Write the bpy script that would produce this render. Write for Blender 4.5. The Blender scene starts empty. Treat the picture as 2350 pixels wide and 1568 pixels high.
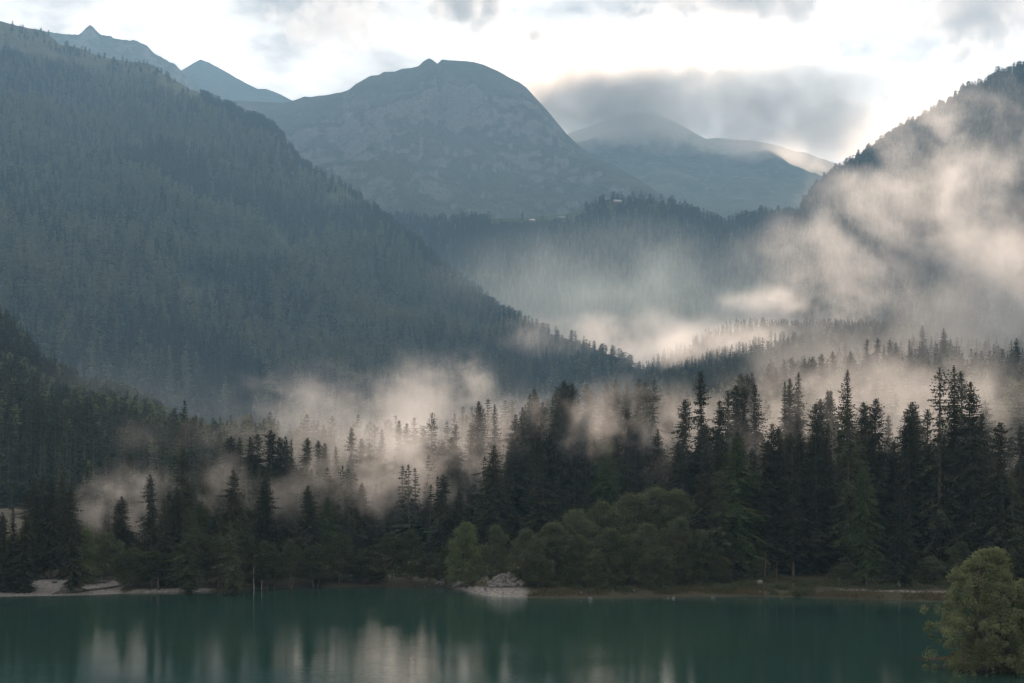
import bpy, math, random
import numpy as np
from mathutils import Vector

rad = math.radians
scene = bpy.context.scene
col = scene.collection
rng = np.random.default_rng(11)
random.seed(5)

# ------------------------------------------------------------------ camera, sky, sun, exposure
F = 1422.2          # focal length in pixels of a 1024 px wide picture (50 mm lens)
CX, HY = 512.0, 479.0   # picture column straight ahead, picture row of the horizon
EYE = 16.0          # camera height above the lake
cam_data = bpy.data.cameras.new('camera')
cam_data.lens = 50.0
cam_data.sensor_width = 36.0
cam_data.shift_y = (HY - 341.5) / 1024.0     # lens shifted up, camera level
cam_data.clip_start = 0.5
cam_data.clip_end = 30000.0
cam = bpy.data.objects.new('camera', cam_data)
cam.location = (0, 0, EYE)
cam.rotation_euler = (rad(90), 0, 0)
col.objects.link(cam)
scene.camera = cam

SUN_AZ, SUN_EL = 9.5, 26.0         # degrees to the right of straight ahead, above the horizon
world = bpy.data.worlds.new('World')
scene.world = world
world.use_nodes = True
wn, wl = world.node_tree.nodes, world.node_tree.links
wn.clear()
w_out = wn.new('ShaderNodeOutputWorld')
w_bg = wn.new('ShaderNodeBackground')
w_bg.inputs['Strength'].default_value = 0.1
sky = wn.new('ShaderNodeTexSky')
sky.sky_type = 'NISHITA'
sky.sun_disc = False
sky.sun_elevation = rad(SUN_EL)
sky.sun_rotation = rad(SUN_AZ)
sky.air_density = 1.0
sky.dust_density = 3.0
sky.ozone_density = 1.0
# thin high cloud over the whole dome: bright veils with greyer undersides
tc = wn.new('ShaderNodeTexCoord')
mp = wn.new('ShaderNodeMapping')
mp.inputs['Scale'].default_value = (1.0, 1.0, 2.2)
wl.new(tc.outputs['Generated'], mp.inputs['Vector'])
n1 = wn.new('ShaderNodeTexNoise')
n1.inputs['Scale'].default_value = 5.5
n1.inputs['Detail'].default_value = 7.0
n1.inputs['Roughness'].default_value = 0.55
n1.inputs['Distortion'].default_value = 0.5
wl.new(mp.outputs['Vector'], n1.inputs['Vector'])
r1 = wn.new('ShaderNodeValToRGB')
r1.color_ramp.elements[0].position = 0.24
r1.color_ramp.elements[0].color = (0.72, 0.72, 0.72, 1)
r1.color_ramp.elements[1].position = 0.46
r1.color_ramp.elements[1].color = (1, 1, 1, 1)
wl.new(n1.outputs['Fac'], r1.inputs['Fac'])
n2 = wn.new('ShaderNodeTexNoise')
n2.inputs['Scale'].default_value = 9.0
n2.inputs['Detail'].default_value = 6.0
n2.inputs['Roughness'].default_value = 0.6
wl.new(mp.outputs['Vector'], n2.inputs['Vector'])
r2 = wn.new('ShaderNodeValToRGB')
r2.color_ramp.elements[0].position = 0.36
r2.color_ramp.elements[0].color = (10.5, 9.6, 8.9, 1)
r2.color_ramp.elements[1].position = 0.60
r2.color_ramp.elements[1].color = (30.0, 27.6, 25.4, 1)
wl.new(n2.outputs['Fac'], r2.inputs['Fac'])
w_mix = wn.new('ShaderNodeMix')
w_mix.data_type = 'RGBA'
wl.new(r1.outputs['Color'], w_mix.inputs['Factor'])
wl.new(sky.outputs['Color'], w_mix.inputs['A'])
wl.new(r2.outputs['Color'], w_mix.inputs['B'])
wl.new(w_mix.outputs['Result'], w_bg.inputs['Color'])
wl.new(w_bg.outputs['Background'], w_out.inputs['Surface'])

sun_data = bpy.data.lights.new('sun', 'SUN')
sun_data.energy = 5.0
sun_data.angle = rad(1.0)
sun_data.color = (1.0, 0.76, 0.58)
sun = bpy.data.objects.new('sun', sun_data)
sd = Vector((math.sin(rad(SUN_AZ)) * math.cos(rad(SUN_EL)), math.cos(rad(SUN_AZ)) * math.cos(rad(SUN_EL)), math.sin(rad(SUN_EL))))
sun.rotation_euler = sd.to_track_quat('Z', 'Y').to_euler()
sun.location = (300, 1000, 2500)
col.objects.link(sun)

scene.view_settings.view_transform = 'Standard'
scene.view_settings.look = 'None'
scene.view_settings.exposure = -0.62
scene.view_settings.gamma = 1.0
scene.view_settings.use_curve_mapping = False
scene.render.engine = 'CYCLES'
cy = scene.cycles
cy.max_bounces = 6
cy.diffuse_bounces = 2
cy.glossy_bounces = 2
cy.transmission_bounces = 2
cy.transparent_max_bounces = 4
cy.volume_bounces = 1
cy.volume_max_steps = 128
cy.volume_step_rate = 1.0
cy.use_denoising = True
cy.sample_clamp_indirect = 4.0

# ------------------------------------------------------------------ helpers
def tag(o, label=None, cat=None, group=None, kind=None):
    if label: o['label'] = label
    if cat: o['category'] = cat
    if group: o['group'] = group
    if kind: o['kind'] = kind
    return o

def at(px, py, Y):
    """the place seen at picture point (px, py), Y metres ahead"""
    return Vector(((px - CX) / F * Y, Y, EYE + (HY - py) / F * Y))

def _hash(ix, iy, seed):
    h = (ix.astype(np.int64) * 374761393 + iy.astype(np.int64) * 668265263 + seed * 1442695041) & 0xFFFFFFFF
    h = ((h ^ (h >> 13)) * 1274126177) & 0xFFFFFFFF
    h = ((h ^ (h >> 16)) * 2246822519) & 0xFFFFFFFF
    return ((h ^ (h >> 15)) & 0xFFFFFF) / float(0xFFFFFF)

def vnoise(x, y, seed=0):
    ix, iy = np.floor(x), np.floor(y)
    fx, fy = x - ix, y - iy
    ux, uy = fx * fx * fx * (fx * (fx * 6 - 15) + 10), fy * fy * fy * (fy * (fy * 6 - 15) + 10)
    a, b = _hash(ix, iy, seed), _hash(ix + 1, iy, seed)
    c, d = _hash(ix, iy + 1, seed), _hash(ix + 1, iy + 1, seed)
    return (a + (b - a) * ux) * (1 - uy) + (c + (d - c) * ux) * uy

def fbm(x, y, scale, octaves=5, seed=0, gain=0.5, ridged=False):
    x, y = np.asarray(x, float) / scale, np.asarray(y, float) / scale
    t, amp, tot = 0.0, 1.0, 0.0
    for o in range(octaves):
        n = vnoise(x, y, seed + o * 17) * 2 - 1
        if ridged: n = 1 - 2 * np.abs(n)
        t = t + n * amp
        tot += amp
        amp *= gain
        x, y = x * 2.03 + 13.7, y * 2.03 + 7.1
    return t / tot

def sstep(a, b, x):
    t = np.clip((np.asarray(x, float) - a) / (b - a), 0, 1)
    return t * t * (3 - 2 * t)

def mesh_from(name, verts, faces, mat=None, smooth=False):
    """verts (n,3), faces (m,3) or (m,4) numpy arrays"""
    me = bpy.data.meshes.new(name)
    verts = np.asarray(verts, dtype=np.float32)
    faces = np.asarray(faces, dtype=np.int32)
    m, k = faces.shape
    me.vertices.add(len(verts))
    me.vertices.foreach_set('co', verts.ravel())
    me.loops.add(m * k)
    me.loops.foreach_set('vertex_index', faces.ravel())
    me.polygons.add(m)
    me.polygons.foreach_set('loop_start', np.arange(0, m * k, k, dtype=np.int32))
    if smooth:
        me.polygons.foreach_set('use_smooth', np.ones(m, dtype=bool))
    me.update(calc_edges=True)
    if mat: me.materials.append(mat)
    return me

def link(name, data, parent=None, loc=None):
    o = bpy.data.objects.new(name, data)
    col.objects.link(o)
    if parent is not None: o.parent = parent
    if loc is not None: o.location = loc
    return o

def grid_faces(nr, nc):
    i = np.arange(nr * nc).reshape(nr, nc)
    return np.stack([i[:-1, :-1], i[:-1, 1:], i[1:, 1:], i[1:, :-1]], axis=-1).reshape(-1, 4)

def box_mesh(name, lo, hi, mat):
    v = np.array([(x, y, z) for z in (lo[2], hi[2]) for y in (lo[1], hi[1]) for x in (lo[0], hi[0])], float)
    f = np.array([(0, 2, 3, 1), (4, 5, 7, 6), (0, 1, 5, 4), (2, 6, 7, 3), (0, 4, 6, 2), (1, 3, 7, 5)])
    return mesh_from(name, v, f, mat)

class NT:
    """short-hand for building a material's node tree"""
    def __init__(s, name):
        s.m = bpy.data.materials.new(name)
        s.m.use_nodes = True
        s.t = s.m.node_tree
        s.t.nodes.clear()
        s.out = s.t.nodes.new('ShaderNodeOutputMaterial')
    def n(s, typ, **kw):
        nd = s.t.nodes.new('ShaderNode' + typ)
        for k, v in kw.items():
            if k.startswith('_'): setattr(nd, k[1:], v)
            else: s.put(nd.inputs[k.replace('__', ' ')], v)
        return nd
    def put(s, sock, v):
        if isinstance(v, bpy.types.NodeSocket): s.t.links.new(v, sock)
        elif isinstance(v, bpy.types.Node): s.t.links.new(v.outputs[0], sock)
        else: sock.default_value = v
    def math(s, op, a, b=None, c=None, clamp=False):
        nd = s.t.nodes.new('ShaderNodeMath')
        nd.operation = op
        nd.use_clamp = clamp
        for i, v in enumerate((a, b, c)):
            if v is not None: s.put(nd.inputs[i], v)
        return nd.outputs[0]
    def vmath(s, op, a, b=None):
        nd = s.t.nodes.new('ShaderNodeVectorMath')
        nd.operation = op
        s.put(nd.inputs[0], a)
        if b is not None: s.put(nd.inputs[1], b)
        return nd
    def mixc(s, f, a, b):
        nd = s.t.nodes.new('ShaderNodeMix')
        nd.data_type = 'RGBA'
        s.put(nd.inputs['Factor'], f); s.put(nd.inputs['A'], a); s.put(nd.inputs['B'], b)
        return nd.outputs['Result']
    def mapr(s, v, a, b, c=0.0, d=1.0, smooth=False):
        nd = s.t.nodes.new('ShaderNodeMapRange')
        nd.clamp = True
        if smooth: nd.interpolation_type = 'SMOOTHSTEP'
        s.put(nd.inputs['Value'], v)
        for k, x in (('From Min', a), ('From Max', b), ('To Min', c), ('To Max', d)): s.put(nd.inputs[k], x)
        return nd.outputs[0]
    def noise(s, vec, scale, detail=4.0, rough=0.55, dist=0.0):
        nd = s.t.nodes.new('ShaderNodeTexNoise')
        if vec is not None: s.put(nd.inputs['Vector'], vec)
        for k, x in (('Scale', scale), ('Detail', detail), ('Roughness', rough), ('Distortion', dist)): s.put(nd.inputs[k], x)
        return nd.outputs['Fac']
    def surf(s, bsdf):
        s.t.links.new(bsdf.outputs[0], s.out.inputs['Surface'])
        return s.m

def rgb(*c): return (c[0], c[1], c[2], 1.0)

# ------------------------------------------------------------------ ground and mountain materials
def mat_forest_floor():
    t = NT('forest floor and lake gravel')
    pos = t.n('NewGeometry').outputs['Position']
    big = t.noise(pos, 0.12, 5, 0.6)
    fine = t.noise(pos, 2.5, 4, 0.6)
    soil = t.mixc(t.mapr(big, 0.35, 0.65), rgb(0.028, 0.022, 0.015), rgb(0.036, 0.040, 0.020))
    soil = t.mixc(t.mapr(fine, 0.4, 0.75), soil, rgb(0.048, 0.038, 0.026))
    vor = t.n('TexVoronoi', Vector=pos, Scale=3.2)
    stones = t.mixc(t.mapr(vor.outputs['Color'], 0.1, 0.9), rgb(0.08, 0.075, 0.07), rgb(0.20, 0.19, 0.18))
    stones = t.mixc(t.mapr(fine, 0.45, 0.8, 0, 0.6), stones, rgb(0.09, 0.08, 0.07))
    at_ = t.n('Attribute', _attribute_name='gravel')
    gm = t.mapr(t.math('ADD', at_.outputs['Fac'], t.math('MULTIPLY', t.math('SUBTRACT', t.noise(pos, 0.5, 5, 0.65), 0.5), 0.9)), 0.35, 0.6)
    colr = t.mixc(gm, soil, stones)
    b = t.n('BsdfPrincipled', Base__Color=colr, Roughness=0.9)
    b.inputs['Specular IOR Level'].default_value = 0.2
    bump = t.n('Bump', Height=t.math('ADD', fine, t.math('MULTIPLY', vor.outputs['Distance'], 0.6)), Strength=0.5, Distance=0.25)
    t.put(b.inputs['Normal'], bump)
    return t.surf(b)

def mat_mountain(name, grass, rock, scale=1.0, rock_bias=0.0):
    t = NT(name)
    g = t.n('NewGeometry')
    pos = g.outputs['Position']
    big = t.noise(pos, 0.0035 * scale, 6, 0.6, 0.4)
    mid = t.noise(pos, 0.017 * scale, 7, 0.65, 0.3)
    fine = t.noise(pos, 0.09 * scale, 5, 0.65)
    up = t.n('SeparateXYZ', Vector=g.outputs['Normal']).outputs['Z']
    steep = t.mapr(up, 0.75, 0.45)
    rk = t.math('ADD', t.math('ADD', t.math('MULTIPLY', steep, 0.35), t.math('MULTIPLY', mid, 0.9)), rock_bias)
    rk = t.mapr(rk, 0.52, 0.72)
    ga = t.mixc(t.mapr(big, 0.35, 0.65), rgb(*grass), rgb(grass[0] * 0.55, grass[1] * 0.62, grass[2] * 0.55))
    gb = t.mixc(t.mapr(fine, 0.42, 0.66), ga, rgb(grass[0] * 0.45, grass[1] * 0.5, grass[2] * 0.42))
    ra = t.mixc(t.mapr(fine, 0.3, 0.7), rgb(rock[0] * 0.55, rock[1] * 0.55, rock[2] * 0.55), rgb(*rock))
    b = t.n('BsdfPrincipled', Base__Color=t.mixc(rk, gb, ra), Roughness=0.95)
    b.inputs['Specular IOR Level'].default_value = 0.1
    hgt = t.math('ADD', t.math('MULTIPLY', mid, 34.0), t.math('MULTIPLY', fine, 14.0))
    t.put(b.inputs['Normal'], t.n('Bump', Height=hgt, Strength=0.9, Distance=1.0))
    return t.surf(b)

M_GROUND = mat_forest_floor()
M_HILLFLOOR = mat_mountain('shaded forest slope floor', (0.075, 0.085, 0.05), (0.17, 0.16, 0.145), 3.0, -0.08)  # grass and rock tones of the ground between the trees
M_ALP = mat_mountain('alpine grass and scree', (0.10, 0.105, 0.08), (0.185, 0.18, 0.17), 2.2, -0.03)
M_ALP2 = mat_mountain('alpine rock slope', (0.12, 0.13, 0.085), (0.22, 0.21, 0.20), 2.0, 0.05)
M_MEADOW = mat_mountain('high meadow', (0.12, 0.13, 0.055), (0.2, 0.19, 0.17), 4.0, -0.05)

# ------------------------------------------------------------------ mountains
K = 1024.0 / 2350.0       # the skylines below were read off a 2350 px wide copy of the photograph
class Hill:
    """A landform: a ridge line (picture skyline set at its own distance), a face running down to its foot towards the lake, and a back slope."""
    def __init__(s, name, sky, foot, mat, ncol=220, nrow=70, amp=20.0, nscale=220.0, ridged=False, power=1.0, back=1200.0, drop=0.55,
                 seed=1, crest=0.25, label=None, crest_amp=0.0, extend=0.0):
        a = np.array(sky, float)
        px, py, Y = a[:, 0] * K, a[:, 1] * K, a[:, 2]
        u = np.linspace(px[0], px[-1], ncol)
        pyu, Yu = np.interp(u, px, py), np.interp(u, px, Y)
        fb = np.array(foot, float)          # (px, Y, z)
        Yb, zb = np.interp(u, fb[:, 0] * K, fb[:, 1]), np.interp(u, fb[:, 0] * K, fb[:, 2])
        R = np.stack([(u - CX) / F * Yu, Yu, EYE + (HY - pyu) / F * Yu])
        B = np.stack([(u - CX) / F * Yb, Yb, zb])
        nback = max(8, nrow // 4)
        t = np.concatenate([np.linspace(0, 1, nrow), 1 + np.linspace(0, 1, nback + 1)[1:]])
        T = t[:, None]
        tf = np.minimum(T, 1)
        P = np.zeros((len(t), ncol, 3))
        P[..., 0] = B[0] + (R[0] - B[0]) * tf
        P[..., 1] = B[1] + (R[1] - B[1]) * tf
        P[..., 2] = B[2] + (R[2] - B[2]) * tf ** power
        bk = np.maximum(T - 1, 0)
        d = np.stack([(u - CX) / F, np.ones_like(u)])
        d /= np.linalg.norm(d, axis=0)
        P[..., 0] += bk * back * d[0]
        P[..., 1] += bk * back * d[1]
        P[..., 2] -= bk * back * drop
        P[..., 2] = np.where(T > 1, np.maximum(P[..., 2], -1.0), P[..., 2])
        env = np.minimum(1, 4 * tf) * np.where(T <= 1, 1 - (1 - crest) * sstep(0.75, 1.0, tf), crest + bk)
        n = fbm(P[..., 0], P[..., 1] * 0.8 + P[..., 2] * 0.6, nscale, 6, seed, 0.52, ridged)
        P[..., 2] += n * amp * env
        P[..., 1] += fbm(P[..., 0] + 400, P[..., 2], nscale * 0.8, 5, seed + 5, 0.52) * amp * 0.8 * env
        if crest_amp:
            P[..., 2] += fbm(P[..., 0], P[..., 1] * 0.3, 70, 5, seed + 9, 0.6) * crest_amp
        P[..., 2] = np.maximum(P[..., 2], -1.4)
        s.P, s.nrow, s.ncol, s.u = P, nrow, ncol, u
        me = mesh_from(name, P.reshape(-1, 3), grid_faces(len(t), ncol), mat, smooth=True)
        s.obj = link(name, me)
        tag(s.obj, label, None, None, 'structure')
    def sample(s, n, rg, lo=0.0, hi=1.0):
        """n places on the camera side, even over the ground plan: world points, picture column, height fraction"""
        P = s.P[:s.nrow]
        a = P[:-1, :-1]; b = P[:-1, 1:]; c = P[1:, :-1]
        area = np.abs((b[..., 0] - a[..., 0]) * (c[..., 1] - a[..., 1]) - (b[..., 1] - a[..., 1]) * (c[..., 0] - a[..., 0]))
        area += 0.5 * np.abs(c[..., 2] - a[..., 2]) * np.abs(b[..., 0] - a[..., 0])
        tt = (np.arange(s.nrow - 1) + 0.5) / (s.nrow - 1)
        area[(tt < lo) | (tt > hi)] = 0
        w = area.ravel() / area.sum()
        q = rg.choice(len(w), n, p=w)
        i, j = q // (s.ncol - 1), q % (s.ncol - 1)
        fi, fj = rg.random(n), rg.random(n)
        p = ((P[i, j].T * (1 - fi) + P[i + 1, j].T * fi) * (1 - fj) + (P[i, j + 1].T * (1 - fi) + P[i + 1, j + 1].T * fi) * fj).T
        return p, (i + fi) / (s.nrow - 1)

def project(p):
    return CX + F * p[:, 0] / p[:, 1], HY - F * (p[:, 2] - EYE) / p[:, 1]

ridge_far = Hill('rocky_ridge_mountain', [(-300, 40, 5200), (0, 60, 5200), (110, 74, 5200), (140, 78, 5200), (160, 82, 5200), (180, 81, 5200), (195, 72, 5200), (207, 63, 5200), (222, 72, 5200),
    (232, 80, 5200), (262, 88, 5200), (285, 93, 5200), (305, 93, 5200), (330, 105, 5200), (345, 118, 5200), (375, 140, 5200), (400, 152, 5200), (425, 172, 5200), (445, 188, 5200), (470, 212, 5100), (520, 262, 5000), (620, 340, 4900)],
    [(-300, 3900, 300), (620, 3900, 300)], M_ALP2, 520, 60, 55, 500, True, 1.1, 1400, 0.6, 3, 0.12, 'distant rocky ridge with a small knob peak above the left hillside', 16)
pyramid = Hill('pyramid_peak_mountain', [(330, 235, 6300), (400, 175, 6300), (420, 160, 6300), (440, 148, 6300), (460, 137, 6300), (478, 143, 6300), (500, 154, 6300), (520, 165, 6300), (545, 180, 6300), (565, 191, 6300),
    (590, 203, 6300), (612, 204, 6300), (630, 210, 6300), (650, 219, 6300), (672, 232, 6200), (720, 262, 6000), (800, 300, 5800)],
    [(330, 4700, 500), (800, 4700, 500)], M_ALP, 160, 50, 55, 600, True, 1.0, 1500, 0.6, 8, 0.1, 'pale pyramid-shaped peak between the rocky ridge and the dome', 3)
cloudy = Hill('cloud_capped_mountain', [(1150, 420, 5600), (1310, 305, 5600), (1370, 285, 5600), (1430, 266, 5600), (1490, 258, 5600), (1540, 275, 5600), (1600, 308, 5600), (1620, 318, 5600), (1645, 317, 5600), (1680, 322, 5600),
    (1720, 324, 5600), (1765, 331, 5600), (1790, 336, 5600), (1830, 350, 5600), (1850, 350, 5600), (1880, 362, 5500), (1925, 374, 5500), (2050, 400, 5500), (2350, 420, 5500)],
    [(1150, 3400, 520), (2350, 3400, 520)], M_ALP2, 220, 60, 70, 700, True, 1.15, 1500, 0.6, 21, 0.1, 'shadowy mountain whose summit disappears in the cloud bank', 5)
dome = Hill('dome_mountain', [(430, 215, 4700), (540, 232, 4600), (610, 236, 4500), (655, 236, 4400), (675, 231, 4400), (700, 222, 4350), (730, 219, 4300), (760, 215, 4300), (785, 209, 4300), (800, 204, 4250), (815, 192, 4250), (830, 183, 4250),
    (850, 172, 4250), (868, 171, 4250), (882, 164, 4250), (905, 165, 4250), (925, 157, 4250), (945, 155, 4250), (960, 151, 4250), (972, 140, 4250), (984, 133, 4250), (994, 138, 4250), (1004, 147, 4250), (1014, 138, 4250), (1030, 140, 4250),
    (1060, 143, 4250), (1085, 146, 4250), (1110, 152, 4250), (1135, 163, 4230), (1160, 176, 4200), (1190, 189, 4200), (1208, 203, 4180), (1225, 222, 4150), (1250, 249, 4100), (1275, 278, 4100), (1300, 308, 4050), (1340, 343, 4000), (1370, 362, 3900), (1410, 384, 3800),
    (1450, 406, 3700), (1500, 436, 3500), (1560, 470, 3300)],
    [(430, 2700, 380), (900, 2750, 455), (1560, 2850, 480)], M_ALP, 420, 150, 110, 430, True, 1.18, 1300, 0.7, 33, 0.06, 'bare domed mountain with a notched top in the middle of the view', 3)

left_hill = Hill('left_hillside', [(-420, -60, 3300), (-200, 0, 3300), (0, 46, 3300), (60, 62, 3300), (100, 72, 3280), (118, 85, 3250), (135, 100, 3200), (165, 108, 3200), (200, 117, 3180), (250, 132, 3150), (290, 141, 3150), (330, 143, 3150), (355, 150, 3120), (380, 170, 3100), (420, 196, 3050), (460, 218, 3000),
    (500, 237, 2950), (530, 250, 2900), (560, 266, 2880), (600, 276, 2850), (625, 290, 2820), (645, 312, 2800), (665, 338, 2760), (690, 366, 2700), (740, 396, 2600), (800, 435, 2500), (850, 467, 2420), (900, 508, 2330), (960, 556, 2230), (1010, 600, 2130), (1050, 632, 2060),
    (1100, 668, 1980), (1150, 704, 1900), (1200, 735, 1830), (1270, 765, 1740), (1330, 788, 1680), (1390, 812, 1630), (1440, 838, 1600), (1500, 880, 1560), (1560, 930, 1500), (1640, 1020, 1450)],
    [(-420, 1150, 4), (0, 1150, 4), (800, 1300, 4), (1640, 1420, 3)], M_HILLFLOOR, 320, 130, 75, 300, False, 1.0, 1400, 0.5, 41, 0.12, 'steep forested mountainside descending from the upper left', 6)
mid_hill = Hill('valley_step_hill', [(760, 520, 3150), (850, 500, 3050), (950, 500, 2850), (1000, 505, 2750), (1090, 503, 2670), (1150, 502, 2650), (1200, 500, 2650), (1250, 497, 2650), (1290, 494, 2650), (1330, 484, 2630), (1370, 468, 2610), (1400, 458, 2600), (1440, 454, 2600),
    (1500, 460, 2580), (1560, 474, 2550), (1620, 498, 2550), (1665, 518, 2550), (1690, 508, 2570), (1740, 494, 2600), (1800, 492, 2650), (1860, 498, 2700), (1950, 500, 2750), (2100, 505, 2850)],
    [(760, 2150, 3), (1300, 2080, 3), (2100, 1850, 20)], M_MEADOW, 260, 90, 26, 260, False, 1.0, 900, 0.05, 52, 0.15, 'wooded valley step with a small alpine meadow on top', 1.5)
right_mtn = Hill('right_mountainside', [(1750, 560, 2300), (1815, 500, 2330), (1835, 482, 2340), (1850, 462, 2340), (1868, 432, 2350), (1900, 400, 2380), (1930, 384, 2400), (1960, 369, 2400), (2000, 345, 2400), (2050, 310, 2400), (2090, 288, 2400), (2130, 268, 2400), (2160, 244, 2400), (2200, 214, 2400),
    (2260, 189, 2400), (2300, 170, 2400), (2350, 153, 2400), (2450, 110, 2400), (2650, 40, 2400), (3000, -60, 2300)],
    [(1750, 1600, 20), (2000, 1450, 90), (2350, 1350, 140), (3000, 1200, 160)], M_HILLFLOOR, 240, 90, 40, 300, False, 1.0, 1300, 0.6, 63, 0.15, 'steep wooded mountainside on the right wrapped in sunlit mist', 3)
left_knoll = Hill('left_wooded_knoll', [(-260, 640, 900), (-100, 720, 880), (0, 800, 860), (50, 850, 840), (100, 915, 820), (160, 950, 800), (230, 975, 780), (300, 995, 760), (350, 1020, 740), (400, 1065, 720), (460, 1095, 700), (540, 1115, 680), (640, 1130, 660)],
    [(-260, 430, 8), (300, 420, 8), (640, 430, 7)], M_HILLFLOOR, 120, 50, 7, 90, False, 1.0, 300, 0.35, 71, 0.3, 'lower wooded knoll at the left edge in front of the big mountainside')

# ------------------------------------------------------------------ lake shore terrain
SHORE = np.array([(-400, 602), (-60, 599), (0, 596.5), (60, 595.5), (124, 594), (132, 593), (200, 591.5), (260, 589), (310, 587), (380, 586.2), (430, 586.6), (446, 588), (462, 590), (476, 593.5), (490, 596.3), (505, 597.2), (520, 597.6), (560, 597.6), (620, 597.2), (700, 596.0), (760, 596.4),
                  (800, 597.2), (840, 598.5), (880, 600), (920, 601.5), (960, 602), (1400, 602)], float)
_sx = (SHORE[:, 0] - CX) / F * (EYE * F / (SHORE[:, 1] - HY))
_sy = EYE * F / (SHORE[:, 1] - HY)

def land_height(x, Y):
    """height of the near land (lake surface is 0)"""
    x, Y = np.asarray(x, float), np.asarray(Y, float)
    px = CX + F * x / np.maximum(Y, 60)
    d = Y - np.interp(x, _sx, _sy) + fbm(x, Y, 9, 3, 91) * 0.7
    beach = (1 - sstep(118, 135, px))                      # flat gravel on the left
    steep = 1.0 - 0.75 * beach
    z = np.where(d > 0, 0.7 * (1 - np.exp(-d / (2.2 / steep))) * steep + 0.045 * np.minimum(d, 40) + 0.035 * np.clip(d - 40, 0, 230), np.maximum(0.22 * d, -2.0))
    knoll = np.exp(-((x - 28) / 50) ** 2) * sstep(225, 345, Y) * 5.0
    z = z + np.where(d > 0, knoll, 0)
    s = sstep(-60, 260, x)
    z = z + np.where(d > 0, 0.13 * np.maximum(Y - 430, 0) * s, 0)
    z = z + np.where(d > 0, 0.05 * np.clip(Y - 230, 0, 200) * sstep(40, 120, x), 0)
    z = z + np.where(d > 6, fbm(x, Y, 45, 4, 77) * np.clip(d - 6, 0, 60) / 60 * 2.5, 0)
    # spit of the bush on the right, the banks out of frame and the bank under the camera
    e = ((x - 66) / 27) ** 2 + ((Y - 122) / 10) ** 2
    z = np.maximum(z, np.where(e < 1.6, (1.0 - e) * 0.7, -2))
    z = np.maximum(z, np.where(Y < 200, 0.3 * (x - 92) , -2))
    z = np.maximum(z, np.where(Y < 200, 0.3 * (-x - 240), -2))
    z = np.maximum(z, np.where(Y < 60, np.minimum((42 - Y) * 0.4, 14.2), -2))
    return np.clip(z, -2, None)

def ground_z(x, Y): return float(land_height(np.array([x]), np.array([Y]))[0])

gx = np.unique(np.concatenate([np.linspace(-900, -110, 60), np.linspace(-110, 110, 230), np.linspace(110, 1100, 90)]))
gy = np.unique(np.concatenate([np.linspace(-200, 90, 30), np.linspace(90, 184, 48), np.linspace(184, 236, 105), np.linspace(236, 460, 80), np.linspace(460, 1500, 90)]))
GX, GY = np.meshgrid(gx, gy)
GZ = land_height(GX, GY)
GZ = GZ - 0.002 * 0
me = mesh_from('ground', np.stack([GX, GY, GZ], -1).reshape(-1, 3), grid_faces(len(gy), len(gx)), M_GROUND, smooth=True)
# where the ground is bare gravel: beach, thin shore line, spit, path along the right shore
pxg = CX + F * GX / np.maximum(GY, 60)
pyg = HY - F * (GZ - EYE) / np.maximum(GY, 60)
dsh = GY - np.interp(GX, _sx, _sy)
grav = np.zeros_like(GX)
grav = np.maximum(grav, (1 - sstep(112, 130, pxg)) * (1 - sstep(14, 24, dsh)) * (pxg > -300))
grav = np.maximum(grav, (1 - sstep(195, 230, pxg)) * sstep(126, 134, pxg) * (1 - sstep(0.8, 2.4, dsh)))
spw = 0.4 + 6.5 * sstep(450, 505, pxg)
grav = np.maximum(grav, sstep(447, 455, pxg) * (1 - sstep(508, 545, pxg)) * (1 - sstep(spw * 0.7, spw * 1.2, dsh)))
grav = np.maximum(grav, sstep(433, 440, pxg) * (1 - sstep(456, 466, pxg)) * sstep(1.0, 2.0, dsh) * (1 - sstep(4.5, 6.0, dsh)))
grav = np.maximum(grav, sstep(815, 850, pxg) * (1 - np.abs(dsh - 5.5) / 2.0) * 0.8)
grav = np.maximum(grav, 0.22 * (1 - sstep(0.4, 1.6, dsh)))
a = me.attributes.new('gravel', 'FLOAT', 'POINT')
a.data.foreach_set('value', grav.ravel().astype(np.float32))
ground = tag(link('ground', me), 'lake shore ground with pale gravel beach and dark forest soil', None, None, 'structure')
# the valley floor and everything beyond, far enough to reach the horizon
vx, vy = np.meshgrid(np.linspace(-4800, 4800, 33), np.linspace(1490, 8900, 26))
vz = np.full_like(vx, -1.5)
terrain = tag(link('valley_terrain', mesh_from('valley_terrain', np.stack([vx, vy, vz], -1).reshape(-1, 3), grid_faces(26, 33), M_HILLFLOOR)), 'flat valley floor behind the shore forest', None, None, 'structure')

def mat_water():
    t = NT('green lake water')
    pos = t.n('NewGeometry').outputs['Position']
    mp = t.n('Mapping', Vector=pos, Scale=(0.55, 1.6, 1.0))
    w1 = t.noise(mp, 1.1, 3, 0.5)
    w2 = t.noise(mp, 4.2, 2, 0.5)
    area = t.mapr(t.noise(pos, 0.035, 3, 0.5), 0.4, 0.62, 0.35, 1.0)
    h = t.math('MULTIPLY', t.math('ADD', w1, t.math('MULTIPLY', w2, 0.25)), area)
    sh = t.n('Attribute', _attribute_name='shoal').outputs['Fac']
    shm = t.mapr(t.math('ADD', sh, t.math('MULTIPLY', t.math('SUBTRACT', t.noise(pos, 0.35, 4, 0.6), 0.5), 0.7)), 0.3, 0.8, 0, 0.85, True)
    base = t.mixc(t.mapr(t.noise(pos, 0.02, 2, 0.5), 0.3, 0.7), rgb(0.010, 0.034, 0.030), rgb(0.016, 0.040, 0.029))
    base = t.mixc(shm, base, rgb(0.075, 0.035, 0.025))
    b = t.n('BsdfPrincipled', Base__Color=base, Roughness=0.04, IOR=1.33)
    t.put(b.inputs['Normal'], t.n('Bump', Height=h, Strength=0.20, Distance=0.12))
    return t.surf(b)
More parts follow.
